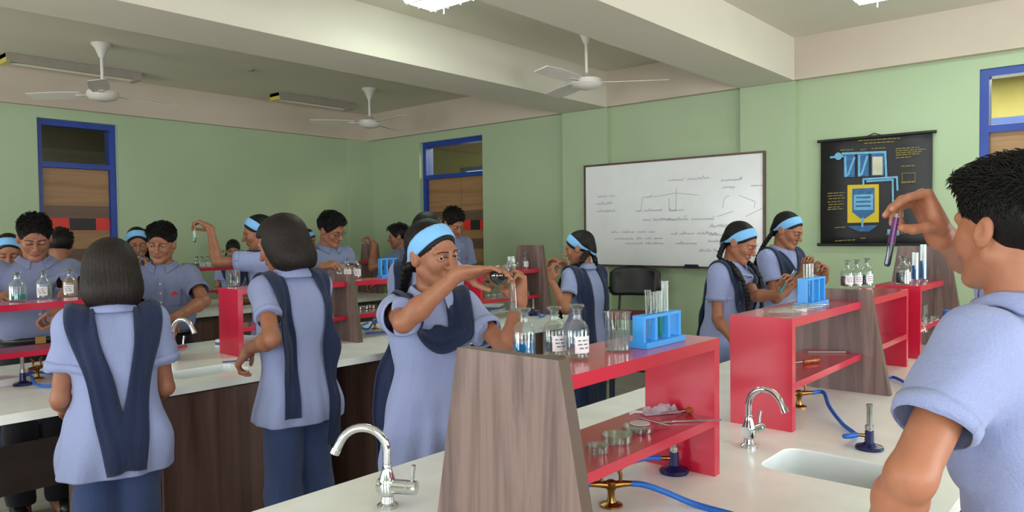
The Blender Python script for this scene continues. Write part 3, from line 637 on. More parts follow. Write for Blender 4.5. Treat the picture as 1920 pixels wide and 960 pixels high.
def cylinder(loc, h, r, label):
    t = thing('measuring_cylinder', label, 'cylinder', loc)
    obj('base', lathe(B(), [(0, 0), (r*1.7, 0), (r*1.7, .005), (r, .01), (0, .011)], 16), M['glass'], t, smooth=True)
    obj('body', lathe(B(), [(r, .01), (r, h), (r+.002, h+.001), (r-.0015, h), (r-.0015, .012), (0, .012)], 18), M['glass'], t, smooth=True)
    obj('liquid', lathe(B(), [(0, .013), (r*.9, .013), (r*.9, h*.55), (0, h*.55)], 16), M['l_blue'], t, smooth=True)
cylinder(sh_at(1716, 524, .92, SH), .15, .017, 'measuring cylinder of blue liquid, left of two on the farthest red shelf')
cylinder(sh_at(1731, 524, .90, SH), .19, .017, 'taller measuring cylinder of blue liquid, right of two on the farthest red shelf')
beaker(sh_at(1728, 580, .90, SL), .08, .033, 'small clear beaker on the lower board of the farthest red shelf')
for k, (x, y) in enumerate(((1740, 584), (1753, 581))): dish(sh_at(x, y, .86, SL), .024, .012, ['glass dish beside the beaker on the farthest red shelf', 'glass dish nearest the tall panel on the farthest red shelf'][k])
p = ony(1779, 600, .62); t = thing('wash_bottle', 'white squeeze bottle with blue cap behind the shoulder of the boy at right', 'bottle', (p[0], .62, BZ))
obj('body', lathe(B(), [(0, 0), (.036, 0), (.038, .006), (.038, .19), (.03, .225), (.018, .24), (0, .242)], 24), M['white'], t, smooth=True)
obj('cap', lathe(B(), [(.0215, .236), (.0225, .24), (.0225, .285), (.02, .29), (0, .29)], 20), M['hose'], t, smooth=True)
# middle bench
bottle(on(33, 565, SH), .128, .034, 'stoppered bottle of turquoise liquid, leftmost of three on the far left shelf', 'l_teal', .25, False)
bottle(on(83, 560, SH), .128, .031, 'stoppered bottle with white label, middle one of three on the far left shelf', 'l_clear', .1, ang=FACE+.25)
bottle(on(132, 555, SH), .126, .031, 'stoppered bottle with white label, nearest the bob-haired girl on the far left shelf', 'l_clear', .1, ang=FACE+.25)
beaker(on(437, 537, SH), .088, .038, 'glass beaker on the red shelf between the boy and the bob-haired girl', 'l_clear', .2)
bottle(on(636, 524, SH), .09, .02, 'small white-labelled bottle right of the sloping brown panel', 'l_red', .3, ang=FACE+.4)
bottle(on(651, 523, SH), .135, .031, 'white-labelled bottle, left of the pair on the middle bench shelf', 'l_clear', .2, ang=FACE+.4)
bottle(on(669, 522, SH), .135, .031, 'white-labelled bottle, right of the pair on the middle bench shelf', 'l_clear', .2, ang=FACE+.4)
rp3 = onz(722, 520, SH); hs = rack((rp3[0]+.05, rp3[1]+.02, SH+.0005), 0, 'sky blue test tube rack on the middle bench left of the girl pouring', .16, .05, .12)
bottle(sh_at(985, 502, 3.67, SH), .125, .027, 'small white-labelled bottle, left of two in front of the tall panel', 'l_clear', .2, flat=False, ang=FACE+.4)
bottle(sh_at(997, 501, 3.67, SH), .125, .027, 'small white-labelled bottle, right of two in front of the tall panel', 'l_clear', .2, flat=False, ang=FACE+.4)
for k, (x, y) in enumerate(((988, 549), (1001, 548))): dish(sh_at(x, y, 3.65, SL), .026, .02, ['white-edged dish, left of two below the small bottles', 'white-edged dish, right of two below the small bottles'][k])
def booklet(loc, w, d, h, ang, label, cover='paper', n=1, group=None):
    t = thing('notebook', label, 'book', loc, ang, group)
    obj('pages', box(B(), -w/2+.002, w/2-.003, -d/2+.003, d/2-.003, .0015, h-.0015), M['paper'], t)
    bm = box(box(box(B(), -w/2, w/2, -d/2, d/2, 0, .0014), -w/2, w/2, -d/2, d/2, h-.0014, h), -w/2, -w/2+.0015, -d/2, d/2, 0, h); obj('cover', bm, M[cover], t); return t
p = onz(452, 655, BZ); z = BZ+.0005
for k, (c, l) in enumerate((('paper', 'white notebook at the bottom of the stack under the red shelf'), ('cover_blue', 'blue notebook in the middle of the stack under the red shelf'), ('paper', 'white notebook on top of the stack under the red shelf'))):
    booklet((p[0]+.05, p[1]+.12, z), .2, .14, .016, .1+.12*k, l, c); z += .0165
p = onz(448, 679, BZ); o = obj('pencil', tube(B(), [(p[0]-.06, p[1]+.05, BZ+.004), (p[0]+.07, p[1]-.02, BZ+.004)], .004, 6), M['cover_blue']); tag(o, 'pale blue pencil lying by the hand of the bob-haired girl', 'pencil')
booklet(on(915, 582, BZ), .26, .19, .014, .2, 'blue-covered notebook lying on the middle bench under the right red shelf', 'cover_blue')
booklet(on(922, 574, BZ+.015), .22, .16, .012, .5, 'white notebook lying on the blue one on the middle bench', 'paper')
p = onz(3, 722, BZ); booklet((p[0]-.01, p[1], BZ+.0005), .12, .1, .03, .3, 'white-paged book at the far left edge of the middle bench', 'paper')
for k, x in enumerate((660, 672, 684, 697)): dish(on(x, 582-k*1.5, SL), .03, .016, 'glass dish in the row on the lower shelf left of the girl pouring') and None
for k, x in enumerate((915, 926, 938, 950)): dish(on(x, 556-k*1.0, SL), .022, .016, 'glass dish in the row on the lower shelf right of the girl pouring')
# rearmost bench
bottle(sh_at(648, 486, 6.36, SH), .15, .036, 'green-tinted bottle on the rearmost shelf by the boy with spectacles', 'l_teal', .45, False)
bottle(sh_at(638, 487, 6.36, SH), .10, .028, 'small clear bottle left of the green one on the rearmost shelf', 'l_clear', .2)
for k, (x, l) in enumerate(((370, 'leftmost'), (379, 'second from left'), (390, 'third from left'))): bottle(sh_at(x, 499, 6.38, SH), .10, .03, 'small bottle on the rearmost left shelf, %s, before the gap' % l, None)
for k, (x, liq, l) in enumerate(((418, None, 'clear bottle left of the dark red one on the rearmost left shelf'), (432, 'l_red', 'bottle of dark red liquid on the rearmost left shelf'), (446, 'l_dark', 'bottle of black liquid on the rearmost left shelf'), (455, None, 'clear bottle right of the black one on the rearmost left shelf'))): bottle(sh_at(x, 496, 6.38, SH), .15, .037, l, liq, .4)
for o in [o for o in COL.objects if o.get('label', '').startswith('glass dish in the row')]: o['group'] = 'dishes on a lower shelf of the middle bench'

# ------------------------------------------------------------------ board, chart, lights, fans, chair
X_B = XR-.075
t = thing('whiteboard', 'framed whiteboard covered in faint handwriting on the green wall', 'whiteboard', (X_B, 3.39, 1.672))
hw, hh = .925, .502
obj('panel', box(B(), -.004, .012, -hw+.012, hw-.012, -hh+.012, hh-.012), M['board'], t)
bm = B(); box(bm, -.012, .014, -hw, hw, hh-.018, hh); box(bm, -.012, .014, -hw, hw, -hh, -hh+.018); box(bm, -.012, .014, -hw, -hw+.018, -hh+.018, hh-.018); box(bm, -.012, .014, hw-.018, hw, -hh+.018, hh-.018)
obj('frame', bm, M['boardframe'], t, bevel=.002, seg=1)
rnd = random.Random(11); bm = B(); DU, DV, DN = (0, -1, 0), (0, 0, 1), (-.0052, 0, 0)
def wr(px, py, L, h=.03, tilt=0):
    p = onx(px, py, X_B-.005); scribble(bm, (0, p[1]-3.39, p[2]-1.672), (0, -1, tilt), DV, DN, L, h, rnd, .0032)
def stroke(pts, w=.0035):
    P = [onx(x, y, X_B-.005) for x, y in pts]
    for a, b in zip(P, P[1:]):
        d = b-a; d /= np.linalg.norm(d); nn = np.cross(d, (1, 0, 0))*w/2
        bm.faces.new([bm.verts.new((-.0052, q[1]-3.39, q[2]-1.672)) for q in (a+nn, a-nn, b-nn, b+nn)])
for a in ((1252, 340, .24, .034), (1120, 370, .16), (1118, 384, .2), (1118, 398, .22), (1192, 397, .14), (1255, 396, .1), (1352, 340, .17), (1354, 353, .12), (1408, 350, .09), (1250, 414, .32, .034), (1146, 437, .5), (1152, 449, .45), (1172, 458, .3), (1205, 414, .3), (1258, 440, .34), (1266, 458, .24), (1330, 426, .26), (1330, 442, .26), (1328, 454, .22), (1310, 472, .24)): wr(*a)
for s in (((1268, 352), (1268, 362), (1232, 368), (1205, 370), (1202, 390)), ((1268, 362), (1267, 395), (1255, 396), (1254, 372)), ((1268, 362), (1310, 366)), ((1212, 372), (1222, 366)), ((1355, 390), (1358, 372), (1368, 366)), ((1345, 406), (1375, 396)), ((1398, 406), (1434, 388)), ((1385, 366), (1416, 378), (1414, 390)), ((1282, 410), (1288, 403))): stroke(s)
obj('handwriting', bm, M['darkink'], t)
p = onx(1299, 500, X_B)
t = thing('board_duster', 'dark board duster on the lower rim of the whiteboard', 'duster', (X_B-.012, p[1], 1.672-hh))
obj('felt', box(B(), -.028, .0, -.07, .07, 0, .022), M['black'], t, bevel=.003); obj('back', box(B(), -.026, -.002, -.062, .062, .022, .036), M['navy_enamel'], t, bevel=.003)
# wall chart
CX = XR-.03; cy, cz = (2.035+1.22)/2, 1.80; cw, ch = .40, .415
t = thing('wall_chart', 'black hanging wall chart with a yellow and blue process diagram', 'chart', (CX, cy, cz))
bm = B(); rows = [[bm.verts.new((.004*math.sin(i*.6)-.002, cw-2*cw*j/4, ch-2*ch*i/12)) for j in range(5)] for i in range(13)]
for i in range(12):
    for j in range(4): bm.faces.new([rows[i][j], rows[i+1][j], rows[i+1][j+1], rows[i][j+1]])
sh = obj('sheet', bm, M['chart'], t, smooth=True); sm = sh.modifiers.new('thickness', 'SOLIDIFY'); sm.thickness = .002; sm.offset = 1
for z in (ch, -ch): obj('roller', tube(B(), [(0, -cw-.025, z), (0, cw+.025, z)], .012, 12), M['black'], t, smooth=True)
obj('hanging_loop', tube(B(), [(0, -.05, ch+.008), (.005, 0, ch+.028), (0, .05, ch+.008)], .004, 6), M['black'], t)
def chart_part(name, mat, polys, off):
    bm = B()
    for i_, P in enumerate(polys):
        vs = []
        for x, y in P:
            q = onx(x, y, CX-.007); vs.append((-.007-off-i_*.00006, q[1]-cy, q[2]-cz))
        A = [bm.verts.new(v) for v in vs]; bm.faces.new(A)
    return obj(name, bm, M[mat], t)
def band_(pts, w):
    out = []
    for a, b in zip(pts, pts[1:]):
        d = np.array((b[0]-a[0], b[1]-a[1]), float); L = np.linalg.norm(d); d /= L; n = np.array((-d[1], d[0]))*w/2; e = d*w*.4
        out.append([tuple(np.array(a)-e+n), tuple(np.array(a)-e-n), tuple(np.array(b)+e-n), tuple(np.array(b)+e+n)])
    return out
def rc(x0, y0, x1, y1): return [(x0, y0), (x1, y0-(x1-x0)*.03), (x1, y1-(x1-x0)*.02), (x0, y1)]
chart_part('diagram', 'ch_yel', [rc(1589, 347, 1648, 418)], .001)
chart_part('diagram', 'ch_blue', [[(1598, 354), (1640, 352), (1640, 398), (1622, 410), (1614, 410), (1598, 398)], [(1588, 424), (1646, 422), (1630, 434), (1610, 434)], rc(1582, 290, 1603, 332), rc(1608, 288, 1629, 331), rc(1634, 287, 1658, 330)], .0016)
chart_part('diagram', 'ch_light', band_([(1558, 295), (1580, 293)], 4)+[[(1572+7*math.cos(a), 293+7*math.sin(a)) for a in np.linspace(0, 6.28, 13)[:-1]]]
    + band_([(1585, 294), (1586, 330), (1591, 326), (1602, 296)], 4)+band_([(1611, 292), (1611, 329), (1616, 326), (1626, 294)], 4)+band_([(1580, 288), (1660, 285), (1662, 332)], 4)
    + band_([(1619, 345), (1619, 336), (1682, 332), (1683, 356)], 3.5)+band_([(1626, 340), (1674, 337), (1675, 420), (1684, 440)], 3.5)+[rc(1601, 365, 1637, 394)]+band_([(1618, 410), (1617, 424)], 4)+[rc(1668, 382, 1692, 392), rc(1670, 396, 1694, 408), rc(1672, 412, 1692, 420), rc(1664, 430, 1686, 440)], .0022)
chart_part('diagram', 'ch_cream', [rc(1636, 294, 1655, 328)], .0028)
chart_part('diagram', 'ch_blue', [rc(1605, 369+i*8, 1633, 372+i*8) for i in range(3)], .0050)
words = []
rnd = random.Random(2)
for y0, x0, x1 in ((263, 1609, 1688), (268, 1620, 1676), (281, 1576, 1600), (280, 1614, 1624), (278, 1634, 1660), (278, 1680, 1724), (282, 1679, 1736), (286, 1680, 1728), (290, 1680, 1724), (295, 1680, 1708), (311, 1690, 1716), (362, 1552, 1584), (367, 1552, 1582), (372, 1554, 1584), (378, 1552, 1580), (383, 1554, 1583), (388, 1553, 1576), (392, 1552, 1582), (426, 1566, 1586), (446, 1614, 1625), (451, 1566, 1604), (438, 1662, 1714), (342, 1690, 1716)):
    x = x0
    while x < x1:
        w = min(rnd.uniform(4, 10), x1-x); words.append([(x, y0-(x-x0)*.06), (x+w, y0-(x+w-x0)*.06), (x+w, y0-(x+w-x0)*.06+1.7), (x, y0-(x-x0)*.06+1.7)]); x += w+1.6
chart_part('lettering', 'ch_text', words+band_([(1692, 325), (1716, 324), (1716, 340), (1692, 341), (1692, 325)], 1), .0012)

def tube_light(p0, p1, z, label, lit, w=.26):
    """ceiling fixture: spine, reflector wings, tubes, end caps"""
    a, b = np.array((*p0, z)), np.array((*p1, z)); L = np.linalg.norm(b-a); ang = math.atan2(b[1]-a[1], b[0]-a[0])
    t = thing('ceiling_light', label, 'light fixture', tuple((a+b)/2), ang)
    obj('housing', prism(B(), [(-w*.3, 0), (w*.3, 0), (w*.5, -.06), (-w*.5, -.06)] if lit else [(-w*.34, 0), (w*.34, 0), (w*.38, -.035), (-w*.38, -.035)], 'x', -L/2, L/2), M['fixture'], t)
    if lit:
        obj('diffuser', prism(B(), [(-w*.46, -.0605), (w*.46, -.0605), (w*.36, -.085), (-w*.36, -.085)], 'x', -L/2+.005, L/2-.005), M['tube'], t)
        bm = B()
        for i in range(9):
            x = -L/2+.03+(L-.06)*i/8; box(bm, x-.002, x+.002, -w*.46, w*.46, -.097, -.0855)
        for y in (-w*.48, -w*.02, w*.44): box(bm, -L/2+.01, L/2-.01, y*.75, y*.75+.008, -.099, -.0855)
        obj('louvre', bm, M['reflector'], t)
        obj('pull_cord', tube(B(), [(-L/2+.12, w*.4, -.06), (-L/2+.12, w*.4, -.13)], .004, 6), M['white'], t)
    else:
        for s in (-1, 1): obj('lamp_tube', tube(B(), [(-L/2+.03, s*w*.24, -.052), (L/2-.03, s*w*.24, -.052)], .014, 10), M['tube_off'], t, smooth=True)
        for x in (-L/2, L/2-.03): obj('end_cap', box(B(), x, x+.03, -w*.38, w*.38, -.075, -.001), M['yellowed'] if x < 0 else M['fixture'], t, bevel=.004)
        obj('slat', box(B(), -L/2, L/2, -w*.42, -w*.38, -.07, 0), M['fixture'], t)
    return t
Pz = 3.0
a, b = onz(795, 22, Pz-.06), onz(905, -6, Pz-.06)
tube_light((a[0]+.0, a[1]+.06), (a[0]+.0, a[1]-.92), Pz+.068, 'lit ceiling light in the middle bay at the top of the picture', True, .30)
a = onz(1600, 14, Pz-.06); tube_light((a[0], a[1]), (a[0], a[1]-1.2), Pz+.068, 'lit ceiling light in the near bay above the wall chart', True, .24)
a, b = onz(2, 118, Pz), onz(205, 138, Pz); tube_light((a[0], a[1]-.04), (a[0]+1.1, a[1]-.04), Pz+.068, 'unlit strip light on the ceiling above the left door', False)
a, b = onz(512, 187, Pz), onz(665, 200, Pz); tube_light((a[0], a[1]-.03), (b[0]+.1, a[1]-.03), Pz+.068, 'unlit strip light on the ceiling near the far corner', False)
o = obj('smoke_detector', lathe(B(), [(0, 0), (.035, 0), (.035, -.012), (.02, -.022), (0, -.023)], 20), M['fixture'], smooth=True, loc=tuple(onz(470, 130, ZC))); tag(o, 'small round detector on the ceiling left of the far fan', 'detector')
def fan(loc, drop, a0, label):
    t = thing('ceiling_fan', label, 'fan', loc)
    obj('canopy', lathe(B(), [(0, 0), (.075, 0), (.075, -.012), (.05, -.04), (.025, -.10), (.018, -.115), (0, -.115)], 20), M['fan'], t, smooth=True)
    obj('rod', tube(B(), [(0, 0, -.1), (0, 0, -drop+.05)], .0125, 10), M['fan'], t, smooth=True)
    obj('motor', lathe(B(), [(0, -drop+.07), (.03, -drop+.06), (.06, -drop+.03), (.115, -drop+.015), (.12, -drop-.02), (.1, -drop-.045), (.05, -drop-.06), (0, -drop-.062)], 28), M['fan'], t, smooth=True)
    for k in range(3):
        a = a0+k*2*math.pi/3; bm = B(); rows = []
        for i in range(9):
            q = .16+.46*i/8; w = .058+.012*math.sin(i/8*3.1); z = -drop-.005
            rows.append([bm.verts.new((q, y, z+y*.22)) for y in (-w, w)])
        for p, q in zip(rows, rows[1:]): bm.faces.new([p[0], q[0], q[1], p[1]])
        h = bmesh.ops.extrude_face_region(bm, geom=bm.faces[:])
        for v in h['geom']:
            if isinstance(v, bmesh.types.BMVert): v.co.z -= .004
        bl = obj('blade', bm, M['fan'], t, smooth=True); bl.rotation_euler = (0, 0, a)
        br = B(); box(br, .09, .22, -.018, .018, -drop-.014, -drop-.008); obj('bracket', br, M['fan'], bl)
for px, py, dr, a0, l in ((190, 82, .40, 2.2, 'cream ceiling fan on the left, beside the unlit strip light'), (692, 166, .36, 0.4, 'cream ceiling fan near the far corner of the room'), (1099, 55, .40, 5.3, 'cream ceiling fan in the middle bay above the whiteboard')):
    p = onz(px, py, ZC); fan((p[0], p[1], ZC), dr, a0, l)
# chair by the wall
t = thing('chair', 'black-backed chair with maroon seat standing below the whiteboard', 'chair', (5.66, 3.50, 0), math.radians(112))
SZ = .79
obj('seat', box(B(), -.21, .21, -.2, .2, SZ-.045, SZ), M['maroon'], t, bevel=.02)
bm = B(); rows = []
for z in (SZ+.13, SZ+.16, SZ+.25, SZ+.34, SZ+.385):
    w = .235 if z > SZ+.14 else .20
    if z > SZ+.37: w = .18
    rows.append([bm.verts.new((x*w, -.2-.05*(1-x*x)-(z-SZ)*.12, z+.02*(1-x*x)*(z > SZ+.3))) for x in np.linspace(-1, 1, 9)])
for a, b in zip(rows, rows[1:]):
    for i in range(8): bm.faces.new([a[i], a[i+1], b[i+1], b[i]])
o = obj('backrest', bm, M['black'], t, smooth=True); m = o.modifiers.new('thickness', 'SOLIDIFY'); m.thickness = .022
for s in (-1, 1):
    obj('armrest', tube(B(), [(s*.24, -.24, SZ+.2), (s*.26, -.1, SZ+.19), (s*.25, .12, SZ+.18), (s*.24, .14, SZ+.05), (s*.22, .12, SZ-.03)], .013, 8, smooth=4), M['black'], t, smooth=True)
    for y in (-.19, .17): obj('leg', tube(B(), [(s*.18, y, SZ-.03), (s*.2, y*1.12, 0)], .013, 10), M['black'], t, smooth=True)
    obj('back_post', tube(B(), [(s*.14, -.18, SZ-.03), (s*.14, -.245, SZ+.12), (s*.14, -.275, SZ+.25)], .011, 8, smooth=4), M['black'], t, smooth=True)
obj('foot_ring', tube(B(), [(.19, .18, .3), (-.19, .18, .3), (-.19, -.2, .3), (.19, -.2, .3), (.19, .18, .3)], .009, 8), M['black'], t, smooth=True)
# ------------------------------------------------------------------ people: signed-distance bodies turned into one continuous skin each
class Field:
    def __init__(s, xs, ys, zs):
        s.a = [np.asarray(v, np.float32) for v in (xs, ys, zs)]
        s.V = np.full([len(v) for v in s.a], 1.0, np.float32); s.h = float(min(np.diff(v).min() for v in s.a))
    def put(s, prim, k=.01, mode='u'):
        fn, lo, hi = prim; m = max(k, .0)+s.h*3+.006; sl = []
        for v, l, h in zip(s.a, lo, hi): sl.append(slice(max(0, int(np.searchsorted(v, l-m))-1), min(len(v), int(np.searchsorted(v, h+m))+1)))
        sl = tuple(sl)
        if any(q.stop-q.start < 1 for q in sl): return
        X, Y, Z = s.a[0][sl[0]][:, None, None], s.a[1][sl[1]][None, :, None], s.a[2][sl[2]][None, None, :]
        d = fn(X, Y, Z).astype(np.float32); c = s.V[sl]
        if mode == 'u': s.V[sl] = smin(c, d, k)
        elif mode == 's': s.V[sl] = -smin(-c, d, k)
        elif mode == 'i': s.V[sl] = -smin(-c, -d, k)
    def sample(s, P):
        idx, fr = [], []
        for i, v in enumerate(s.a):
            q = np.clip(P[:, i], v[0], v[-1]-1e-6); j = np.clip(np.searchsorted(v, q, side='right')-1, 0, len(v)-2); idx.append(j); fr.append((q-v[j])/(v[j+1]-v[j]))
        o = 0
        for a in (0, 1):
            for b in (0, 1):
                for c in (0, 1):
                    w = (fr[0] if a else 1-fr[0])*(fr[1] if b else 1-fr[1])*(fr[2] if c else 1-fr[2]); o = o+w*s.V[idx[0]+a, idx[1]+b, idx[2]+c]
        return o
    def grad(s, P, e=.006):
        g = np.stack([s.sample(P+np.eye(3)[i]*e)-s.sample(P-np.eye(3)[i]*e) for i in range(3)], 1); return g/np.maximum(np.linalg.norm(g, axis=1, keepdims=True), 1e-6)
    def mesh(s):
        V = s.V; I = V < 0; n = [q-1 for q in V.shape]; cnt = np.zeros(n, np.uint8)
        for a in (0, 1):
            for b in (0, 1):
                for c in (0, 1): cnt += I[a:n[0]+a, b:n[1]+b, c:n[2]+c]
        act = (cnt > 0) & (cnt < 8); ijk = np.argwhere(act); vid = np.full(n, -1, np.int32); vid[act] = np.arange(len(ijk), dtype=np.int32)
        acc = np.zeros((len(ijk), 3)); num = np.zeros(len(ijk)); i, j, k = ijk.T
        cs = [(a, b, c) for a in (0, 1) for b in (0, 1) for c in (0, 1)]
        val = {q: V[i+q[0], j+q[1], k+q[2]] for q in cs}
        for p in cs:
            for ax in range(3):
                if p[ax]: continue
                q = tuple(1 if t == ax else p[t] for t in range(3)); v0, v1 = val[p], val[q]; cr = (v0 < 0) != (v1 < 0)
                t = np.where(cr, v0/np.where(v0 == v1, 1, v0-v1), 0); pos = np.empty((len(ijk), 3))
                for d, g in enumerate((i, j, k)):
                    c0 = s.a[d][g+p[d]]; pos[:, d] = c0+(t*(s.a[d][np.minimum(g+1, len(s.a[d])-1)]-c0) if d == ax else 0)
                acc += pos*cr[:, None]; num += cr
        verts = acc/np.maximum(num, 1)[:, None]; F = []
        for ax in range(3):
            o = [1, 2] if ax == 0 else ([2, 0] if ax == 1 else [0, 1])
            sA, sB = [slice(1, -1)]*3, [slice(1, -1)]*3; sA[ax] = slice(0, -1); sB[ax] = slice(1, None)
            A, Bq = I[tuple(sA)], I[tuple(sB)]; g = np.argwhere(A != Bq)
            if not len(g): continue
            fl = A[tuple(g.T)]; base = g.copy(); base[:, o[0]] += 1; base[:, o[1]] += 1
            def cell(du, dv): q = base.copy(); q[:, o[0]] -= du; q[:, o[1]] -= dv; return vid[tuple(q.T)]
            Q = np.stack([cell(1, 1), cell(0, 1), cell(0, 0), cell(1, 0)], 1); Q[~fl] = Q[~fl][:, ::-1]; F.append(Q)
        return verts, np.concatenate(F)
def smin(a, b, k):
    if k <= 0: return np.minimum(a, b)
    h = np.clip(.5+.5*(b-a)/k, 0, 1); return b+(a-b)*h-k*h*(1-h)
def V3(*p): return np.array(p, float)
def cone(a, b, ra, rb, plane=None):
    """tapered limb from a to b; plane=(point, normal) trims what lies beyond"""
    a, b = np.array(a, float), np.array(b, float); d = b-a; L2 = max(d@d, 1e-9); R = max(ra, rb)
    def f(X, Y, Z):
        x, y, z = X-a[0], Y-a[1], Z-a[2]; t = np.clip((x*d[0]+y*d[1]+z*d[2])/L2, 0, 1)
        q = np.sqrt((x-t*d[0])**2+(y-t*d[1])**2+(z-t*d[2])**2)-(ra+(rb-ra)*t)
        if plane is not None: q = np.maximum(q, (X-plane[0][0])*plane[1][0]+(Y-plane[0][1])*plane[1][1]+(Z-plane[0][2])*plane[1][2])
        return q
    return f, np.minimum(a, b)-R, np.maximum(a, b)+R
def ell(c, r, A=None):
    """ellipsoid; A rows = its axes"""
    c, r = np.array(c, float), np.array(r, float); A = np.eye(3) if A is None else np.array(A); R = r.max()
    def f(X, Y, Z):
        x, y, z = X-c[0], Y-c[1], Z-c[2]; q = [(A[i][0]*x+A[i][1]*y+A[i][2]*z)/r[i] for i in range(3)]
        k0 = np.sqrt(q[0]**2+q[1]**2+q[2]**2); k1 = np.sqrt(sum((q[i]/r[i])**2 for i in range(3))); return k0*(k0-1)/np.maximum(k1, 1e-6)
    return f, c-R, c+R
def in_frame(prims, O, A):
    """primitives given in a local frame (origin O, rows of A = axes) carried into the outer frame"""
    out = []
    for fn, lo, hi in prims:
        cn = np.array([[a, b, c] for a in (lo[0], hi[0]) for b in (lo[1], hi[1]) for c in (lo[2], hi[2])])@A+O
        def g(X, Y, Z, fn=fn):
            x, y, z = X-O[0], Y-O[1], Z-O[2]; return fn(*[A[i][0]*x+A[i][1]*y+A[i][2]*z for i in range(3)])
        out.append((g, cn.min(0), cn.max(0)))
    return out
def loft(z, w, d, cx=0, cy=0, p=2.3, fold=None, tz=None):
    z, w, d = [np.array(q, float) for q in (z, w, d)]; cx = np.broadcast_to(cx, z.shape); cy = np.broadcast_to(cy, z.shape)
    zz = np.linspace(z[0], z[-1], 60)
    def cr(t, v):
        i = np.clip(np.searchsorted(z, t)-1, 0, len(z)-2); m = np.gradient(v, z); h = z[i+1]-z[i]; u = np.clip((t-z[i])/h, 0, 1)
        return (2*u**3-3*u**2+1)*v[i]+(u**3-2*u**2+u)*h*m[i]+(-2*u**3+3*u**2)*v[i+1]+(u**3-u**2)*h*m[i+1]
    def f(X, Y, Z):
        Zc = np.clip(Z, z[0], z[-1]); W, D, CX, CY = cr(Zc, w), cr(Zc, d), cr(Zc, cx), cr(Zc, cy); x, y = np.abs(X-CX)/W, np.abs(Y-CY)/D
        q = ((x**p+y**p+1e-12)**(1/p)-1)*np.minimum(W, D)
        if fold is not None: q = q-fold(X-CX, Y-CY, Z)
        return np.maximum(q, np.maximum(z[0]-Z, Z-z[-1]))
    R = max(w.max(), d.max()); return f, V3(cx.min()-R, cy.min()-R, z[0]), V3(cx.max()+R, cy.max()+R, z[-1])
def mk(name, verts, faces, mat, parent=None, col=None, drop=None):
    if drop is not None: faces = faces[~drop]; used = np.unique(faces); mp = np.full(len(verts), -1); mp[used] = np.arange(len(used)); verts = verts[used]; faces = mp[faces]; col = None if col is None else col[used]
    if drop is not None: verts = relax_rim(verts, faces)
    me = bpy.data.meshes.new(name); nf = len(faces); me.vertices.add(len(verts)); me.vertices.foreach_set('co', verts.astype(np.float32).ravel())
    me.loops.add(nf*4); me.loops.foreach_set('vertex_index', faces.astype(np.int32).ravel()); me.polygons.add(nf)
    me.polygons.foreach_set('loop_start', np.arange(0, nf*4, 4, dtype=np.int32)); me.polygons.foreach_set('use_smooth', np.ones(nf, bool)); me.update(calc_edges=True); me.validate()
    if col is not None:
        at_ = me.color_attributes.new('Col', 'FLOAT_COLOR', 'POINT'); at_.data.foreach_set('color', np.concatenate([col, np.ones((len(col), 1))], 1).astype(np.float32).ravel())
    me.materials.append(mat); o = bpy.data.objects.new(name, me); link(o, parent); return o
def relax(verts, faces, it, lam=.5):
    e = np.concatenate([faces[:, [0, 1]], faces[:, [1, 2]], faces[:, [2, 3]], faces[:, [3, 0]]]); v = verts.copy()
    cn = np.bincount(e[:, 0], minlength=len(v)) + np.bincount(e[:, 1], minlength=len(v))
    for _ in range(it):
        a = np.stack([np.bincount(e[:, 0], v[e[:, 1], k], len(v))+np.bincount(e[:, 1], v[e[:, 0], k], len(v)) for k in range(3)], 1)/np.maximum(cn, 1)[:, None]; v = v*(1-lam)+a*lam
    return v
def relax_rim(verts, faces, it=8):
    """evens out the open edges of a garment"""
    e = np.sort(np.concatenate([faces[:, [0, 1]], faces[:, [1, 2]], faces[:, [2, 3]], faces[:, [3, 0]]]), 1); key = e[:, 0].astype(np.int64)*len(verts)+e[:, 1]
    u, c = np.unique(key, return_counts=True); b = u[c == 1]; e = np.stack([b//len(verts), b % len(verts)], 1); v = verts.copy(); cn = np.bincount(e.ravel(), minlength=len(v)); m = cn == 2
    for _ in range(it):
        a = np.stack([np.bincount(e[:, 0], v[e[:, 1], k], len(v))+np.bincount(e[:, 1], v[e[:, 0], k], len(v)) for k in range(3)], 1)/np.maximum(cn, 1)[:, None]; v[m] = v[m]*.4+a[m]*.6
    return v
def caps(verts, faces, planes, h):
    """faces lying on a trimming plane: removed so that hems and cuffs are open"""
    P = verts[faces]; c = P.mean(1); n = np.cross(P[:, 2]-P[:, 0], P[:, 3]-P[:, 1]); n /= np.maximum(np.linalg.norm(n, axis=1, keepdims=True), 1e-9); out = np.zeros(len(faces), bool)
    for p, m, R in planes: out |= (np.abs((c-p)@m) < h*.8) & (n@m > .55) & (np.linalg.norm(c-p, axis=1) < R)
    return out
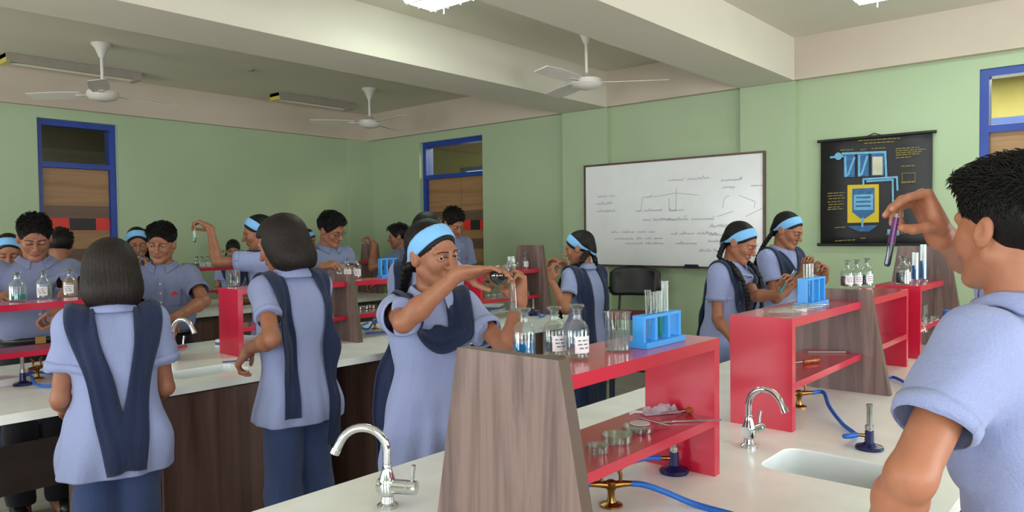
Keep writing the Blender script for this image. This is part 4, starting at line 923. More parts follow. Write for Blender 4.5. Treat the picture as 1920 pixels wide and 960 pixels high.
def ribbon(name, path, width, fld, mat, parent, off=.006, snug=.05, k=10, nw=7, thick=.004, wdir=None, wave=0, seed=0):
    """cloth strip following a path, lifted onto (and drawn against) a surface"""
    P = np.array(smooth_path(path, k)); n = len(P); T = np.gradient(P, axis=0); T /= np.linalg.norm(T, axis=1, keepdims=True)
    w = np.interp(np.linspace(0, 1, n), np.linspace(0, 1, len(width)), width) if hasattr(width, '__len__') else np.full(n, width)
    if wdir is None:
        N = fld.grad(P, .02); N = np.where((np.linalg.norm(N, axis=1) < .5)[:, None], V3(0, -1, 0), N); N = np.where(((fld.sample(P) > .045) & (P[:, 1] < 0))[:, None], V3(0, -1, 0)*.85+N*.15, N); S = np.cross(T, N)
    else: S = np.array([np.interp(np.linspace(0, 1, n), np.linspace(0, 1, len(wdir)), [q[i] for q in wdir]) for i in range(3)]).T; S = S-T*(S*T).sum(1, keepdims=True)
    S /= np.maximum(np.linalg.norm(S, axis=1, keepdims=True), 1e-6)
    for i in range(1, n):
        if S[i]@S[i-1] < 0: S[i] = -S[i]
    for _ in range(4): S[1:-1] = (S[:-2]+S[1:-1]*2+S[2:])/4
    S /= np.maximum(np.linalg.norm(S, axis=1, keepdims=True), 1e-6)
    u = np.linspace(-1, 1, nw); Q = (P[:, None]+S[:, None]*(u[None, :, None]*w[:, None, None]/2)).reshape(-1, 3)
    def settle(Q):
        for _ in range(4):
            d = fld.sample(Q); g = fld.grad(Q); mv = np.where(d < off, off-d, np.where(d < snug, (off-d)*.8, 0)); Q = Q+g*mv[:, None]
        return Q
    Q = settle(Q).reshape(n, nw, 3)
    for _ in range(10): Q[1:-1] = (Q[:-2]+2*Q[1:-1]+Q[2:])/4
    Q = Q.reshape(-1, 3); d = fld.sample(Q); g = fld.grad(Q); Q = Q+g*np.where(d < off, off-d, 0)[:, None]
    if wave:
        uu = np.tile(u, n); tt = np.repeat(np.arange(n)/n, nw); Q = Q+g*(wave*(1+np.sin(uu*7+3*np.sin(tt*5+seed)+seed)))[:, None]
    i, j = np.meshgrid(np.arange(n-1), np.arange(nw-1), indexing='ij'); a = (i*nw+j).ravel()
    o = mk(name, Q, np.stack([a, a+nw, a+nw+1, a+1], 1), mat, parent); m = o.modifiers.new('thickness', 'SOLIDIFY'); m.thickness = thick; m.offset = 1; return o
SKIN, SKIN2, LIP, NAIL = [np.array(lin(c)) for c in ((154, 102, 77), (190, 128, 102), (136, 78, 68), (190, 136, 116))]
POSE = dict(relaxed=[(18, 28, 18), (22, 32, 20), (26, 36, 22), (30, 40, 24)], work=[(35, 45, 25), (42, 50, 28), (48, 54, 30), (52, 56, 30)], grip=[(48, 62, 35), (54, 66, 38), (58, 68, 38), (60, 70, 38)],
            pinch=[(52, 38, 18), (58, 42, 22), (50, 60, 35), (48, 66, 38)], drape=[(12, 30, 22), (8, 28, 22), (4, 26, 20), (0, 24, 18)], tube=[(74, 22, 8), (80, 24, 10), (84, 40, 22), (86, 56, 34)])
THUMB = dict(relaxed=(.75, .6, .25, .95, .15, .25), work=(.55, .55, .62, .85, .0, .5), grip=(.45, .45, .75, .75, -.45, .5), pinch=(.6, .35, .7, .85, -.05, .5), drape=(.55, .35, .75, .85, .0, .55), tube=(.35, .30, .88, .28, .10, .95))
def hand(W, Fd, Nd, side, pose, s):
    """wrist, finger direction, palm direction -> capsules of palm, four fingers and thumb; also nail points"""
    Fd = Fd/np.linalg.norm(Fd); Nd = Nd-Fd*(Nd@Fd); Nd /= np.linalg.norm(Nd); Tn = np.cross(Fd, Nd) if side > 0 else np.cross(Nd, Fd)
    pt = lambda f, t, n: W+s*(f*Fd+t*Tn+n*Nd); pr = []; nails = []
    pr.append((ell(pt(.048, 0, 0), s*np.array((.05, .038, .0145)), [Fd, Tn, Nd]), .012)); pr.append((cone(pt(-.01, 0, 0), pt(.03, 0, 0), .024*s, .024*s), .014))
    pr.append((ell(pt(.034, .026, .008), s*np.array((.03, .016, .014)), [Fd, Tn, Nd]), .012))
    base = [(.088, .029), (.092, .0095), (.088, -.0105), (.079, -.0285)]; LN = [(.040, .024, .019), (.044, .028, .020), (.041, .026, .020), (.032, .019, .017)]; RR = (.0088, .0090, .0085, .0075)
    for (bf, bt), ln, rr, cu in zip(base, LN, RR, POSE[pose]):
        p = pt(bf, bt, 0); pr.append((cone(pt(.03, bt*.7, 0), p, .0125*s, .0108*s), .009)); a = 0; r = rr*s
        for L, c in zip(ln, cu):
            a += math.radians(c); d = math.cos(a)*Fd+math.sin(a)*Nd+bt*1.2*Tn*math.cos(a); d /= np.linalg.norm(d); q = p+d*L*s; pr.append((cone(p, q, r, r*.9), .0035)); p, r = q, r*.9
        nails.append((p+(math.sin(-a)*-1*0)*Nd+(-math.sin(a)*-1)*0*Fd+(math.sin(a)*Fd-math.cos(a)*Nd)*r*.75, .006*s))
    t = THUMB[pose]; p = pt(.018, .026, .006); q = pt(.018, .026, .006)+s*.038*(t[0]*Fd+t[1]*Tn+t[2]*Nd)/np.linalg.norm(t[:3]); pr.append((cone(p, q, .0155*s, .0112*s), .012))
    d = (t[3]*Fd+t[4]*Tn+t[5]*Nd)/np.linalg.norm(t[3:]); e = q+s*.03*d; pr.append((cone(q, e, .0108*s, .0098*s), .005)); d2 = d*.9+.3*Fd; d2 /= np.linalg.norm(d2); g = e+s*.024*d2; pr.append((cone(e, g, .0098*s, .0082*s), .004)); nails.append((g, .006*s))
    return pr, nails
def head_prims(boy, fine):
    f = 1.0; j = 1.06 if boy else 1.0; P = []
    P += [(ell((0, -.014, .034), (.0735, .094, .083)), .01), (ell((0, .026, -.022), (.0535*j, .0625, .086)), .03)]
    for s in (-1, 1):
        P += [(cone((s*.046*j, .0, -.045), (s*.014*j, .068, -.092), .020, .016), .022), (ell((s*.034, .060, -.022), (.022, .022, .024)), .02), (cone((s*.04, .072, .023), (s*.010, .087, .022), .0095, .0095), .014)]
    P += [(ell((0, .074, -.094), (.0165*j, .0145, .0155)), .016), (cone((0, .084, .018), (0, .107, -.024), .0075, .0105), .012), (ell((0, .109, -.029), (.011, .0115, .0095)), .008)]
    for s in (-1, 1): P += [(ell((s*.0125, .098, -.031), (.0082, .0105, .0078)), .006)]
    P += [(ell((0, .082, -.056), (.022, .0125, .0145)), .012)]
    P += [(ell((0, .0925, -.0535), (.0175, .0055, .0040)), .004), (ell((0, .0915, -.0620), (.0145, .0060, .0046)), .004)]
    S = [(ell((s*.031, .093, .004), (.0185, .0135, .0115)), .012) for s in (-1, 1)]
    S2 = [(cone((-.016, .0985, -.0578), (.016, .0985, -.0578), .0012, .0012), .003)]
    E = []
    for s in (-1, 1):
        A = np.array(((1, 0, 0), (0, math.cos(.25), math.sin(.25)), (0, -math.sin(.25), math.cos(.25))))
        E += [(ell((s*.0765, -.008, -.004), (.0075, .0170, .0290), A), .006), (ell((s*.072, .002, -.01), (.01, .012, .02)), .008)]
    C = [(ell((s*.0865, -.004, .0), (.0055, .0105, .017)), .004) for s in (-1, 1)]
    return P, S, S2, E, C
def rot(yaw, pitch, roll):
    """rows = head axes (right, forward, up); yaw to the person's right, pitch up, roll to the right"""
    cy, sy, cp, sp, cr, sr = math.cos(yaw), math.sin(yaw), math.cos(pitch), math.sin(pitch), math.cos(roll), math.sin(roll)
    f = np.array((sy*cp, cy*cp, sp)); r = np.array((cy, -sy, 0)); u = np.cross(r, f); return np.array((cr*r-sr*u, f, sr*r+cr*u))
def wrinkle(seed, amp):
    rnd = np.random.RandomState(seed); K = rnd.normal(0, 1, (5, 3))*np.array((19, 19, 11)); ph = rnd.uniform(0, 6, 5); Q = rnd.normal(0, 1, (5, 3))*7
    def f(X, Y, Z):
        o = 0
        for k, p, q in zip(K, ph, Q): o = o+np.sin(k[0]*X+k[1]*Y+k[2]*Z+p+1.6*np.sin(q[0]*X+q[1]*Y+q[2]*Z+p*2))
        return o*amp/2.2
    return f
def axis_(lo, hi, fine, coarse=None, split=None):
    if split is None or split <= lo: return np.arange(lo, hi+fine, fine)
    return np.concatenate([np.arange(lo, split, coarse), np.arange(split, hi+fine, fine)])

def person(label, top, D, th, boy=True, vox=.004, bow=(0, 0, 0), lean=.05, lx=0, R=None, L=None, hair='short', collar=True, kurta=True, dup=None, eyes=None, band=True, braids=('back', 'back'), seed=1, group=None, build=1.0, crown=None, legs=True, hemz=None, fabric=None, tone=1.0):
    FAB = M[fabric or ('shirt_boy' if boy else 'shirt')]
    """top: pixel of the crown, D its depth, th: heading in degrees (0 = away along the side wall, 90 = towards the right wall)"""
    crown = crown or (.022 if hair == 'short' else .012)
    rnd = random.Random(seed); tp = at(top[0], top[1], D); thr = math.radians(th)
    rt = np.array((math.cos(thr), -math.sin(thr), 0)); fw = np.array((math.sin(thr), math.cos(thr), 0)); up = V3(0, 0, 1)
    hy, hp, hr = [math.radians(a) for a in bow]
    A = rot(hy, hp, hr)
    # body height from the crown: solve for scale with the neck pivot
    piv0, hc = V3(0, -.012, 1.395), V3(0, .012, .095)
    topl = A.T@(hc+V3(0, -.01, .117+crown))
    s = (tp[2])/(1.395+topl[2]); s = max(.86, min(1.14, s)); H = 1.6*s; hs = .97*s**.5
    topl = A.T@((hc+V3(0, -.01, .117+crown))*hs)
    sh = lambda z: lean*np.maximum(0, z-.9*s)/(.5*s); shx = lambda z: lx*np.maximum(0, z-.9*s)/(.5*s)
    piv = V3(shx(1.395*s), -.012*s+sh(1.395*s), tp[2]-topl[2])
    base = tp-(rt*(piv[0]+topl[0])+fw*(piv[1]+topl[1])); base = V3(base[0], base[1], 0)
    TL = lambda p: np.array((lambda q: (q@rt, q@fw, q[2]))(np.array(p, float)-base)); DL = lambda d: np.array((d@rt, d@fw, d[2]))
    zs = piv[2]/1.395                                    # vertical scale actually used
    O = piv+A.T@(hc*hs)
    sw = (.156 if boy else .140)*s*build; shz = 1.302*zs
    lo, hi = V3(-.3*s, -.26*s, .0), V3(.3*s, .28*s, O[2]+.14)
    arms = {}
    for side, spec in ((1, R), (-1, L)):
        spec = dict(spec or {}); S = V3(side*sw+shx(shz), sh(shz)-.008, shz); l1, l2 = .272*s, .232*s
        Wt = TL(at(*spec['px'])) if 'px' in spec else V3(*(np.array(spec.get('w', (side*.15, .30, 1.03)))*s))
        pole = TL(at(*spec['el'])) if 'el' in spec else S+V3(*spec.get('pole', (side*.10, -.30, -.40)))
        v = Wt-S; d = np.linalg.norm(v); u = v/d
        if d > .995*(l1+l2): print('REACH', label[:30], side, round(d, 3), round(l1+l2, 3)); d = .995*(l1+l2); Wt = S+u*d
        a = (l1*l1-l2*l2+d*d)/(2*d); h = math.sqrt(max(l1*l1-a*a, 1e-6)); pv = pole-S; pv = pv-u*(pv@u); pv /= max(np.linalg.norm(pv), 1e-6); E = S+u*a+pv*h
        fd = (Wt-E)/np.linalg.norm(Wt-E)
        Fd = DL(iv(*spec['F'])) if 'F' in spec else fd+V3(0, 0, -.15)
        Nd = DL(iv(*spec['N'])) if 'N' in spec else V3(-side*.55, 0, -.8)
        hp_, nl = hand(Wt, Fd, Nd, side, spec.get('pose', 'work'), .93*s*(1.03 if boy else .97))
        arms[side] = dict(S=S, E=E, W=Wt, prims=hp_, nails=nl)
        tip = Wt+.2*Fd/np.linalg.norm(Fd)
        for q in (E, Wt, tip): lo = np.minimum(lo, q-.07); hi = np.maximum(hi, q+.07)
    zsplit = min(.84*zs, min(min(a['W'][2], a['E'][2]) for a in arms.values())-.1)
    fld = Field(axis_(lo[0], hi[0], vox), axis_(lo[1], hi[1], vox), axis_(-.01, hi[2], vox, .012, zsplit))
    c = .92 if not boy else 1.0; zz = np.array((.82, .9, 1.02, 1.15, 1.26, 1.325, 1.36))*zs
    tw, td = np.array((.112, .118, .102*c, .115, .118, .088, .052))*s*build, np.array((.078, .082, .072, .084, .076, .054, .046))*s*build
    fld.put(loft(zz, tw, td, shx(zz), sh(zz)-.01), .02)
    nk0, nk1 = V3(shx(1.33*zs), sh(1.33*zs)-.016, 1.32*zs), O+A.T@(V3(0, -.022, -.055)*hs)
    fld.put(cone(nk0, nk1, (.054 if boy else .046)*s, (.05 if boy else .043)*s), .03)
    for sd in (-1, 1):
        a = arms[sd]; k_ = 1.08 if boy else .95
        fld.put(cone(a['S']*.94+a['E']*.06, a['E'], .036*s*k_, .0325*s*k_), .02); m = a['E']*.72+a['W']*.28
        fld.put(cone(a['E'], m, .0325*s*k_, .0355*s*k_), .016); fld.put(cone(m, a['W'], .0345*s*k_, .0225*s*k_), .02)
        for p, k in a['prims']: fld.put(p, k*s)
        hx = sd*.074*s; fld.put(cone((hx, -.005, .82*zs), (hx*1.02, .0, .47*zs), .056*s, .045*s), .02); fld.put(cone((hx*1.02, 0, .47*zs), (hx*1.02, -.02, .08*zs), .044*s, .032*s), .02)
        fld.put(cone((hx*1.02, -.03, .05*zs), (hx*1.1, .11, .03), .034*s, .026*s), .02)
    Pm, Sv, S2, Er, Cr = head_prims(boy, vox < .0036); Ah = A/hs     # head frame rows scaled: local coordinate = (p-O)@A.T/hs
    def HF(ps): return [(g, k) for g, k in ps]
    def putH(ps, mode):
        for (fn, l, h), k in ps:
            cn = np.array([[a, b, q] for a in (l[0], h[0]) for b in (l[1], h[1]) for q in (l[2], h[2])])*hs@A+O
            def g(X, Y, Z, fn=fn):
                x, y, z = X-O[0], Y-O[1], Z-O[2]; return fn(*[(A[i][0]*x+A[i][1]*y+A[i][2]*z)/hs for i in range(3)])*hs
            fld.put((g, cn.min(0), cn.max(0)), k*hs, mode)
    putH(Pm, 'u'); putH(Sv, 's')
    lid = .0155
    if eyes is not None:
        putH([(ell((q*.031, .0775, .004), (.0158, .0135, .0128)), .004) for q in (-1, 1)], 'u')
        oph = eyes.get('open', .0056)
        if oph > 0: putH([(ell((q*.031, .094, .0035), (.0138, .016, oph)), .002) for q in (-1, 1)], 's')
    putH(S2, 's'); putH(Er, 'u'); putH(Cr, 's')
    vt, fc = fld.mesh()
    hl = (vt-O)@A.T/hs; col = np.tile(SKIN*tone, (len(vt), 1))
    dl = np.minimum(*[np.sqrt((((hl-np.array(q))/np.array(r_))**2).sum(1)) for q, r_ in (((0, .0925, -.0530), (.018, .010, .0050)), ((0, .0915, -.0622), (.015, .010, .0056)))])
    wl = np.clip((1.25-dl)*4, 0, 1)[:, None]; col = col*(1-wl)+LIP*wl
    for sd in (-1, 1):
        for q, r_ in arms[sd]['nails']:
            wn = np.clip((1.1-np.linalg.norm(vt-q, axis=1)/r_)*5, 0, 1)[:, None]*.7; col = col*(1-wn)+NAIL*wn
    root = mk('person', vt, fc, M['skin'], None, col); root.location = base; root.rotation_euler = (0, 0, -thr); tag(root, label, 'person', group)
    # ---- shirt
    hv = .0058 if vox < .0045 else .0075
    wr = wrinkle(seed, .0075); girl = not boy
    hem = (hemz or (.66 if girl else .925))*zs
    if girl: zk = [hem, hem*.45+.86*.55*zs, .86*zs, .95*zs, 1.03*zs, 1.15*zs, 1.25*zs, 1.315*zs, 1.355*zs]; wk = [.190, .185, .174, .156, .140, .150, .150, .116, .060]; dk = [.140, .135, .130, .117, .108, .118, .106, .080, .058]
    else: zk = [hem, .945*zs, .975*zs, 1.03*zs, 1.15*zs, 1.26*zs, 1.325*zs, 1.365*zs]; wk = [.144, .147, .158, .162, .168, .166, .126, .064]; dk = [.104, .106, .117, .119, .121, .111, .083, .062]
    zk = np.array(zk); wk, dk = np.array(wk)*s*build, np.array(dk)*s*build
    def fold(X, Y, Z):
        a = np.arctan2(Y, X); g = np.clip((1.02*zs-Z)/(.4*zs), 0, 1); o = wr(X, Y, Z)+.003*np.sin(26*Z+3*a+seed)*np.clip(1-np.abs(Z-1.0*zs)/.14, 0, 1)
        if girl: o = o+g*(.012*np.sin(6*a+seed+2*Z)+.008*np.sin(11*a+2*seed-3*Z))
        return o
    lo2 = V3(-.34*s, -.28*s, hem-.03); hi2 = V3(.34*s, .30*s, 1.44*zs); planes = [(V3(0, 0, hem), V3(0, 0, -1), 1.0)]
    sl = {}
    for sd in (-1, 1):
        a = arms[sd]; f = .66 if boy else .60; ce = a['S']*(1-f)+a['E']*f; n = (a['E']-a['S'])/np.linalg.norm(a['E']-a['S']); sl[sd] = (ce, n); lo2 = np.minimum(lo2, ce-.1); hi2 = np.maximum(hi2, ce+.1)
    g = Field(axis_(lo2[0], hi2[0], hv), axis_(lo2[1], hi2[1], hv), axis_(lo2[2], hi2[2], hv))
    fn, l_, h_ = loft(zk, wk, dk, shx(zk), sh(zk)-.008, 2.35, fold); g.put((fn, l_-.2, h_+.2), .0)
    for sd in (-1, 1):
        a = arms[sd]; ce, n = sl[sd]; far = ce+n*.04; fc_, l_, h_ = cone(a['S']+V3(-sd*.01, 0, -.004), far, .060*s, (.064 if boy else .056)*s, (ce, n))
        def slv(X, Y, Z, f=fc_, c0=ce): return f(X, Y, Z)-.9*wr(X*1.2+.3, Y*1.2, Z*1.3)
        g.put(ell(a['S']+V3(-sd*.012, 0, -.012), (.062*s, .062*s, .060*s)), .03); g.put((slv, l_, h_), .03); planes.append((ce, n, .078))
    npl = V3(0, .12, .99); npl /= np.linalg.norm(npl)
    vs_, fs_ = g.mesh()
    shirt = mk('shirt', vs_, fs_, FAB, root, drop=caps(vs_, fs_, planes+[(V3(shx(zk[-1]), sh(zk[-1]), zk[-1]), V3(0, 0, 1), .12)], hv))
    m = shirt.modifiers.new('thickness', 'SOLIDIFY'); m.thickness = .003; m.offset = -1
    for sd in (-1, 1):                                    # stitched cuffs
        ce, n = sl[sd]; X, Y, _ = frame_to(n); r0 = []
        pts = []
        for i in range(29):
            t_ = 2*math.pi*i/28; dr = X*math.cos(t_)+Y*math.sin(t_); q = ce-n*.014+dr*.05*s
            for _ in range(5): q = q-dr*float(np.clip(g.sample(q[None])[0], -.02, .02))*.9
            pts.append(q)
        ribbon('cuff', pts, .026, g, FAB, shirt, .0016, .03, 1, 3, .002, wdir=[n, n])
    if collar:
        cz, cyy, cxx = 1.352*zs, sh(1.36*zs)-.014, shx(1.36*zs); rows = []; nn = 30; prof = ((1.0, 0.0), (.96, .030), (1.06, .033), (1.36, -.012)); open_ = .42
        for i in range(nn+1):
            t_ = math.pi/2+open_+(2*math.pi-2*open_)*i/nn; cx_, sy_ = math.cos(t_), math.sin(t_); fr = max(0, sy_)
            rows.append([V3(cxx+.062*s*q*cx_, cyy+.062*s*q*1.02*sy_+.012*fr, cz+z_*s*(1 if z_ > 0 else 1+1.2*fr**6)-.030*fr*s-(.012*fr**3*s if z_ < 0 else 0)) for q, z_ in prof])
        Q = np.array(rows).reshape(-1, 3); i, j = np.meshgrid(np.arange(nn), np.arange(3), indexing='ij'); a = (i*4+j).ravel()
        ds = g.sample(Q); gr = g.grad(Q); Q = Q+gr*np.where(ds < .004, .004-ds, 0)[:, None]
        co = mk('collar', Q, np.stack([a, a+4, a+5, a+1], 1), FAB, root); m = co.modifiers.new('thickness', 'SOLIDIFY'); m.thickness = .003; m.offset = 0
        m = co.modifiers.new('smooth', 'SUBSURF'); m.levels = m.render_levels = 1
    if boy:                                               # placket, buttons, pocket, emblem
        zf = np.linspace(1.30*zs, .97*zs, 7); ribbon('placket', [V3(shx(z), sh(z)+.2, z) for z in zf], .03, g, FAB, shirt, .0015, .3, 3, 3, .0015, wdir=[V3(1, 0, 0)]*2)
        def onfront(x, z):
            q = V3(x, sh(z)+.2, z)
            for _ in range(6): q = q-V3(0, 1, 0)*np.clip(g.sample(q[None])[0], -.05, .05)
            return q
        for z in zf[1:-1:1]:
            q = onfront(shx(z), z); n = g.grad(q[None])[0]; obj('button', lathe(B(), [(0, .005), (.0048, .0045), (.0052, .002), (.0052, 0)], 10, tuple(q), axis=frame_to(n)), M['button'], shirt, smooth=True)
        zp = 1.17*zs; ribbon('pocket', [onfront(-.075*s, zp+.045), onfront(-.075*s, zp), onfront(-.075*s, zp-.06)], .085, g, FAB, shirt, .0022, .05, 4, 5, .0012, wdir=[V3(1, 0, 0)]*2)
        ribbon('emblem', [onfront(-.075*s, zp+.03), onfront(-.075*s, zp+.02), onfront(-.075*s, zp+.008)], [.012, .03, .034], g, M['emblem'], shirt, .0036, .05, 4, 5, .001, wdir=[V3(1, 0, 0)]*2)
    # ---- trousers, shoes
    if legs:
        t = Field(axis_(-.24*s, .24*s, .009), axis_(-.2*s, .24*s, .009), axis_(.03, 1.0*zs, .009)); zt = .955*zs if boy else .9*zs
        wt = wrinkle(seed+7, .004); zk2 = np.array((.78, .86, zt/zs))*zs; t.put(loft(zk2, np.array((.152, .150, .147))*s*build*(1 if boy else .88), np.array((.112, .111, .107))*s*build*(1 if boy else .88), shx(zk2), sh(zk2)-.008, 2.3), .03); ank = .07
        for sd in (-1, 1):
            hx = sd*(.082 if boy else .072)*s; f1 = cone((hx, -.005, .82*zs), (hx*1.05, .006, .46*zs), (.084 if boy else .074)*s, .074*s); f2 = cone((hx*1.05, .006, .46*zs), (hx*1.08, -.018, .02), .074*s, .066*s, (V3(0, 0, ank), V3(0, 0, -1)))
            for q, k in ((f1, .025), (f2, .03)):
                def fl(X, Y, Z, f=q[0]): return f(X, Y, Z)-1.3*wt(X, Y, Z*1.2)
                t.put((fl, q[1], q[2]), k)
        vs_, fs_ = t.mesh(); tr = mk('trousers', vs_, fs_, M['black_cloth'] if boy else M['trouser'], root, drop=caps(vs_, fs_, [(V3(0, 0, ank), V3(0, 0, -1), .4)], .009))
        if boy:
            zb = .945*zs; pts = [V3(shx(zb)+.16*s*math.cos(q), sh(zb)+.12*s*math.sin(q), zb) for q in np.linspace(math.pi/2, math.pi/2+2*math.pi, 25)]
            be = ribbon('belt', pts, .032, t, M['belt'], tr, .003, .08, 3, 3, .003, wdir=[V3(0, 0, 1)]*2); q = V3(shx(zb), sh(zb)-.008+.118*s*build, zb); bu = B(); box(bu, q[0]-.024, q[0]+.024, q[1]-.002, q[1]+.010, zb-.018, zb+.018); obj('buckle', bu, M['buckle'], be, bevel=.003)
        for sd in (-1, 1):
            hx = sd*.092*s; sf = Field(axis_(hx-.07, hx+.07, .006), axis_(-.12, .22, .006), axis_(-.005, .12, .006))
            sf.put(cone((hx, -.055*s, .04), (hx*1.1, .12*s, .034), .042*s, .038*s), .01); sf.put(cone((hx, -.04, .05), (hx, -.03, .10), .043*s, .043*s), .02); sf.put((lambda X, Y, Z: .002-Z+0*X*Y, V3(hx-.1, -.2, -.01), V3(hx+.1, .3, .05)), .0, 'i')
            vs_, fs_ = sf.mesh(); mk('shoe', vs_, fs_, M['shoe'], root)
    # ---- dupatta: over both shoulders, V in front, ends behind
    if dup is not None:
        y_ = lambda z, f: sh(z)+f; zv = dup.get('v', 1.06)*zs; zb_, bx = dup.get('end', .72)*zs, dup.get('bx', .09)*s; wv = dup.get('w', .105)*s; ex = dup.get('ex', bx); nx = dup.get('nx', .093)*s
        def half(sd):
            ze = zb_ if not hasattr(dup.get('ends'), '__len__') else dup['ends'][0 if sd < 0 else 1]*zs
            e_ = sd*(ex if not hasattr(ex, '__len__') else ex[0 if sd < 0 else 1]*s)
            lp = lambda q: V3(e_+(sd*bx-e_)*np.clip((q*zs-ze)/(1.27*zs-ze), 0, 1), y_(q*zs, -.15*s), max(q*zs, ze+.02+(q-.9)*.1))
            return [V3(e_, -.145*s, ze), lp(.95), lp(1.12), V3(sd*(bx*.97)+shx(1.27*zs), y_(1.27*zs, -.10*s), 1.27*zs), V3(sd*nx*1.05+shx(1.345*zs), y_(1.34*zs, -.01*s), 1.352*zs), V3(sd*nx*.92+shx(1.27*zs), y_(1.27*zs, .10*s), 1.27*zs), V3(sd*nx*.6, y_(1.17*zs, .15*s), (zv*.55+1.27*.45*zs))]
        pth = half(-1)+[V3(shx(zv), y_(zv, .155*s), zv)]+half(1)[::-1]
        wds = dup.get('ws') or [wv*1.05]*2+[wv]*4+[wv*1.1]*3+[wv]*4+[wv*1.05]*2
        ribbon('dupatta', pth, wds, g, M['navy'], root, .007, .06, 9, 11, .005, wave=.003, seed=seed)
    # ---- hair (built in the head's own frame, then carried over)
    def toL(q): return q*hs@A+O
    hh = .0042 if vox < .0045 else .0055
    def cutline(a, b, c2, arch=4):
        n1 = np.array((-(a[1]-b[1]), a[0]-b[0])); n1 = n1/np.linalg.norm(n1); t2 = np.array((c2[0]-b[0], c2[1]-b[1])); n2 = np.array((t2[1], -t2[0])); n2 = n2/np.linalg.norm(n2)
        def f(X, Y, Z):
            d1 = (Y-b[0])*n1[0]+(Z-b[1])*n1[1]+arch*X*X; d2 = (Y-b[0])*n2[0]+(Z-b[1])*n2[1]; return -np.maximum(d1, d2)
        return f
    # head surface sampled for lifting things onto it
    hx_ = Field(axis_(-.17, .17, .006), axis_(-.17, .19, .006), axis_(-.26, .19, .006))
    for p, k in Pm[:8]: hx_.put(p, k)
    hf = Field(axis_(-.15, .15, hh), axis_(-.17, .15, hh), axis_(-.24, .165, hh)); strand = wrinkle(seed+3, .0016); big = V3(-.2, -.2, -.3), V3(.2, .2, .2)
    if hair == 'short':
        hf.put(ell((0, -.016, .036), (.0795, .101, .088)), .0); hf.put(ell((.006, .018, .088), (.060, .076, .034)), .02); hf.put(ell((.010, .064, .080), (.048, .030, .022)), .02); hf.put(ell((0, -.072, .03), (.066, .040, .066)), .02)
        cf = cutline((.084, .070), (.014, -.012), (-.062, -.098), 5); hf.put((lambda X, Y, Z: np.minimum(cf(X, Y, Z), 9), *big), .006, 'i')
    elif hair == 'tied':
        hf.put(ell((0, -.016, .037), (.0785, .1005, .0875)), .0); hf.put(ell((0, -.085, -.03), (.045, .03, .045)), .03)
        cf = cutline((.085, .068), (.004, .004), (-.062, -.10), 6); hf.put((lambda X, Y, Z: cf(X, Y, Z), *big), .006, 'i')
    else:                                                 # bob
        hf.put(ell((0, -.018, .034), (.090, .110, .095)), .0); hf.put(ell((0, -.03, -.045), (.098, .092, .095)), .05); hf.put(cone((-.03, -.05, -.09), (.03, -.05, -.09), .062, .062), .05)
        hf.put((lambda X, Y, Z: -.135+.05*(Y+.03)-Z+0*X, *big), .008, 'i')
        def fc2(X, Y, Z): d = np.maximum((Z-.058)*.6+(Y-.086)*-.2, -(Y-.046+.9*np.maximum(0, Z-.02))); return -d
        hf.put((fc2, *big), .01, 'i')
    X, Y, Z = hf.a[0][:, None, None], hf.a[1][None, :, None], hf.a[2][None, None, :]; an = np.arctan2(Y+.02, X)
    hf.V -= (.0012*np.sin(46*an+10*Z)+.0009*np.sin(83*an+20*Z)+strand(X, Y, Z*.5)).astype(np.float32) if hair != 'short' else strand(X*2.2, Y*2.2, Z*2.2).astype(np.float32)*1.2
    vs_, fs_ = hf.mesh(); vs_ = relax(vs_, fs_, 1 if hair == 'short' else 4); ho = mk('hair', toL(vs_), fs_, M['hair'] if hair != 'bob' else M['hair_brown'], root)
    if hair == 'short':                                   # short locks combed forward and to one side
        rs = np.random.RandomState(seed+1); nn_ = hf.grad(vs_); ok = np.where((nn_[:, 2] > -.35) & (np.abs(hf.sample(vs_)) < .004) & ((vs_[:, 1] < .06) | (vs_[:, 2] > .055)) & (vs_[:, 2] > -.06))[0]; pk = rs.choice(ok, 3600 if vox < .003 else 1300 if vox < .0045 else 400)
        V_, F_ = [], []
        for i in pk:
            p, n = vs_[i], nn_[i]; tp_ = np.clip((p[2]-.02)/.07, 0, 1); c_ = tp_*np.array((.45*math.sin(seed), .8, .0))+(1-tp_)*np.array((0, -.35, -1.0))+rs.normal(size=3)*.28; c_ = c_-n*(c_@n); c_ /= np.linalg.norm(c_); L_ = (.009+.017*tp_)*rs.uniform(.7, 1.25); w_ = np.cross(n, c_)
            r_ = (.0013 if vox < .003 else .0019 if vox < .0045 else .0026)*rs.uniform(.8, 1.3); b0 = len(V_); p = p-n*.0025
            for f_, k_, e_ in ((0, 1, 0), (.5, .9, .42+.25*tp_), (.85, .5, .55+.25*tp_)):
                q = p+c_*L_*f_+n*L_*(e_*(1-.35*f_)*(.4+.6*tp_)); V_ += [q+w_*r_*k_, q+n*r_*k_, q-w_*r_*k_, q-n*r_*k_]
            q = p+c_*L_*1.1+n*L_*(.35*tp_+.12); V_ += [q]
            for l_ in (0, 4):
                for j_ in range(4): F_.append((b0+l_+j_, b0+l_+(j_+1) % 4, b0+l_+4+(j_+1) % 4, b0+l_+4+j_))
            for j_ in (0, 2): F_.append((b0+8+j_, b0+8+(j_+1) % 4, b0+8+(j_+2) % 4, b0+12))
        bpy.data.objects.remove(ho); ho = mk('hair', toL(np.concatenate([vs_, np.array(V_)])), np.concatenate([fs_, np.array(F_)+len(vs_)]), M['hair'], root)
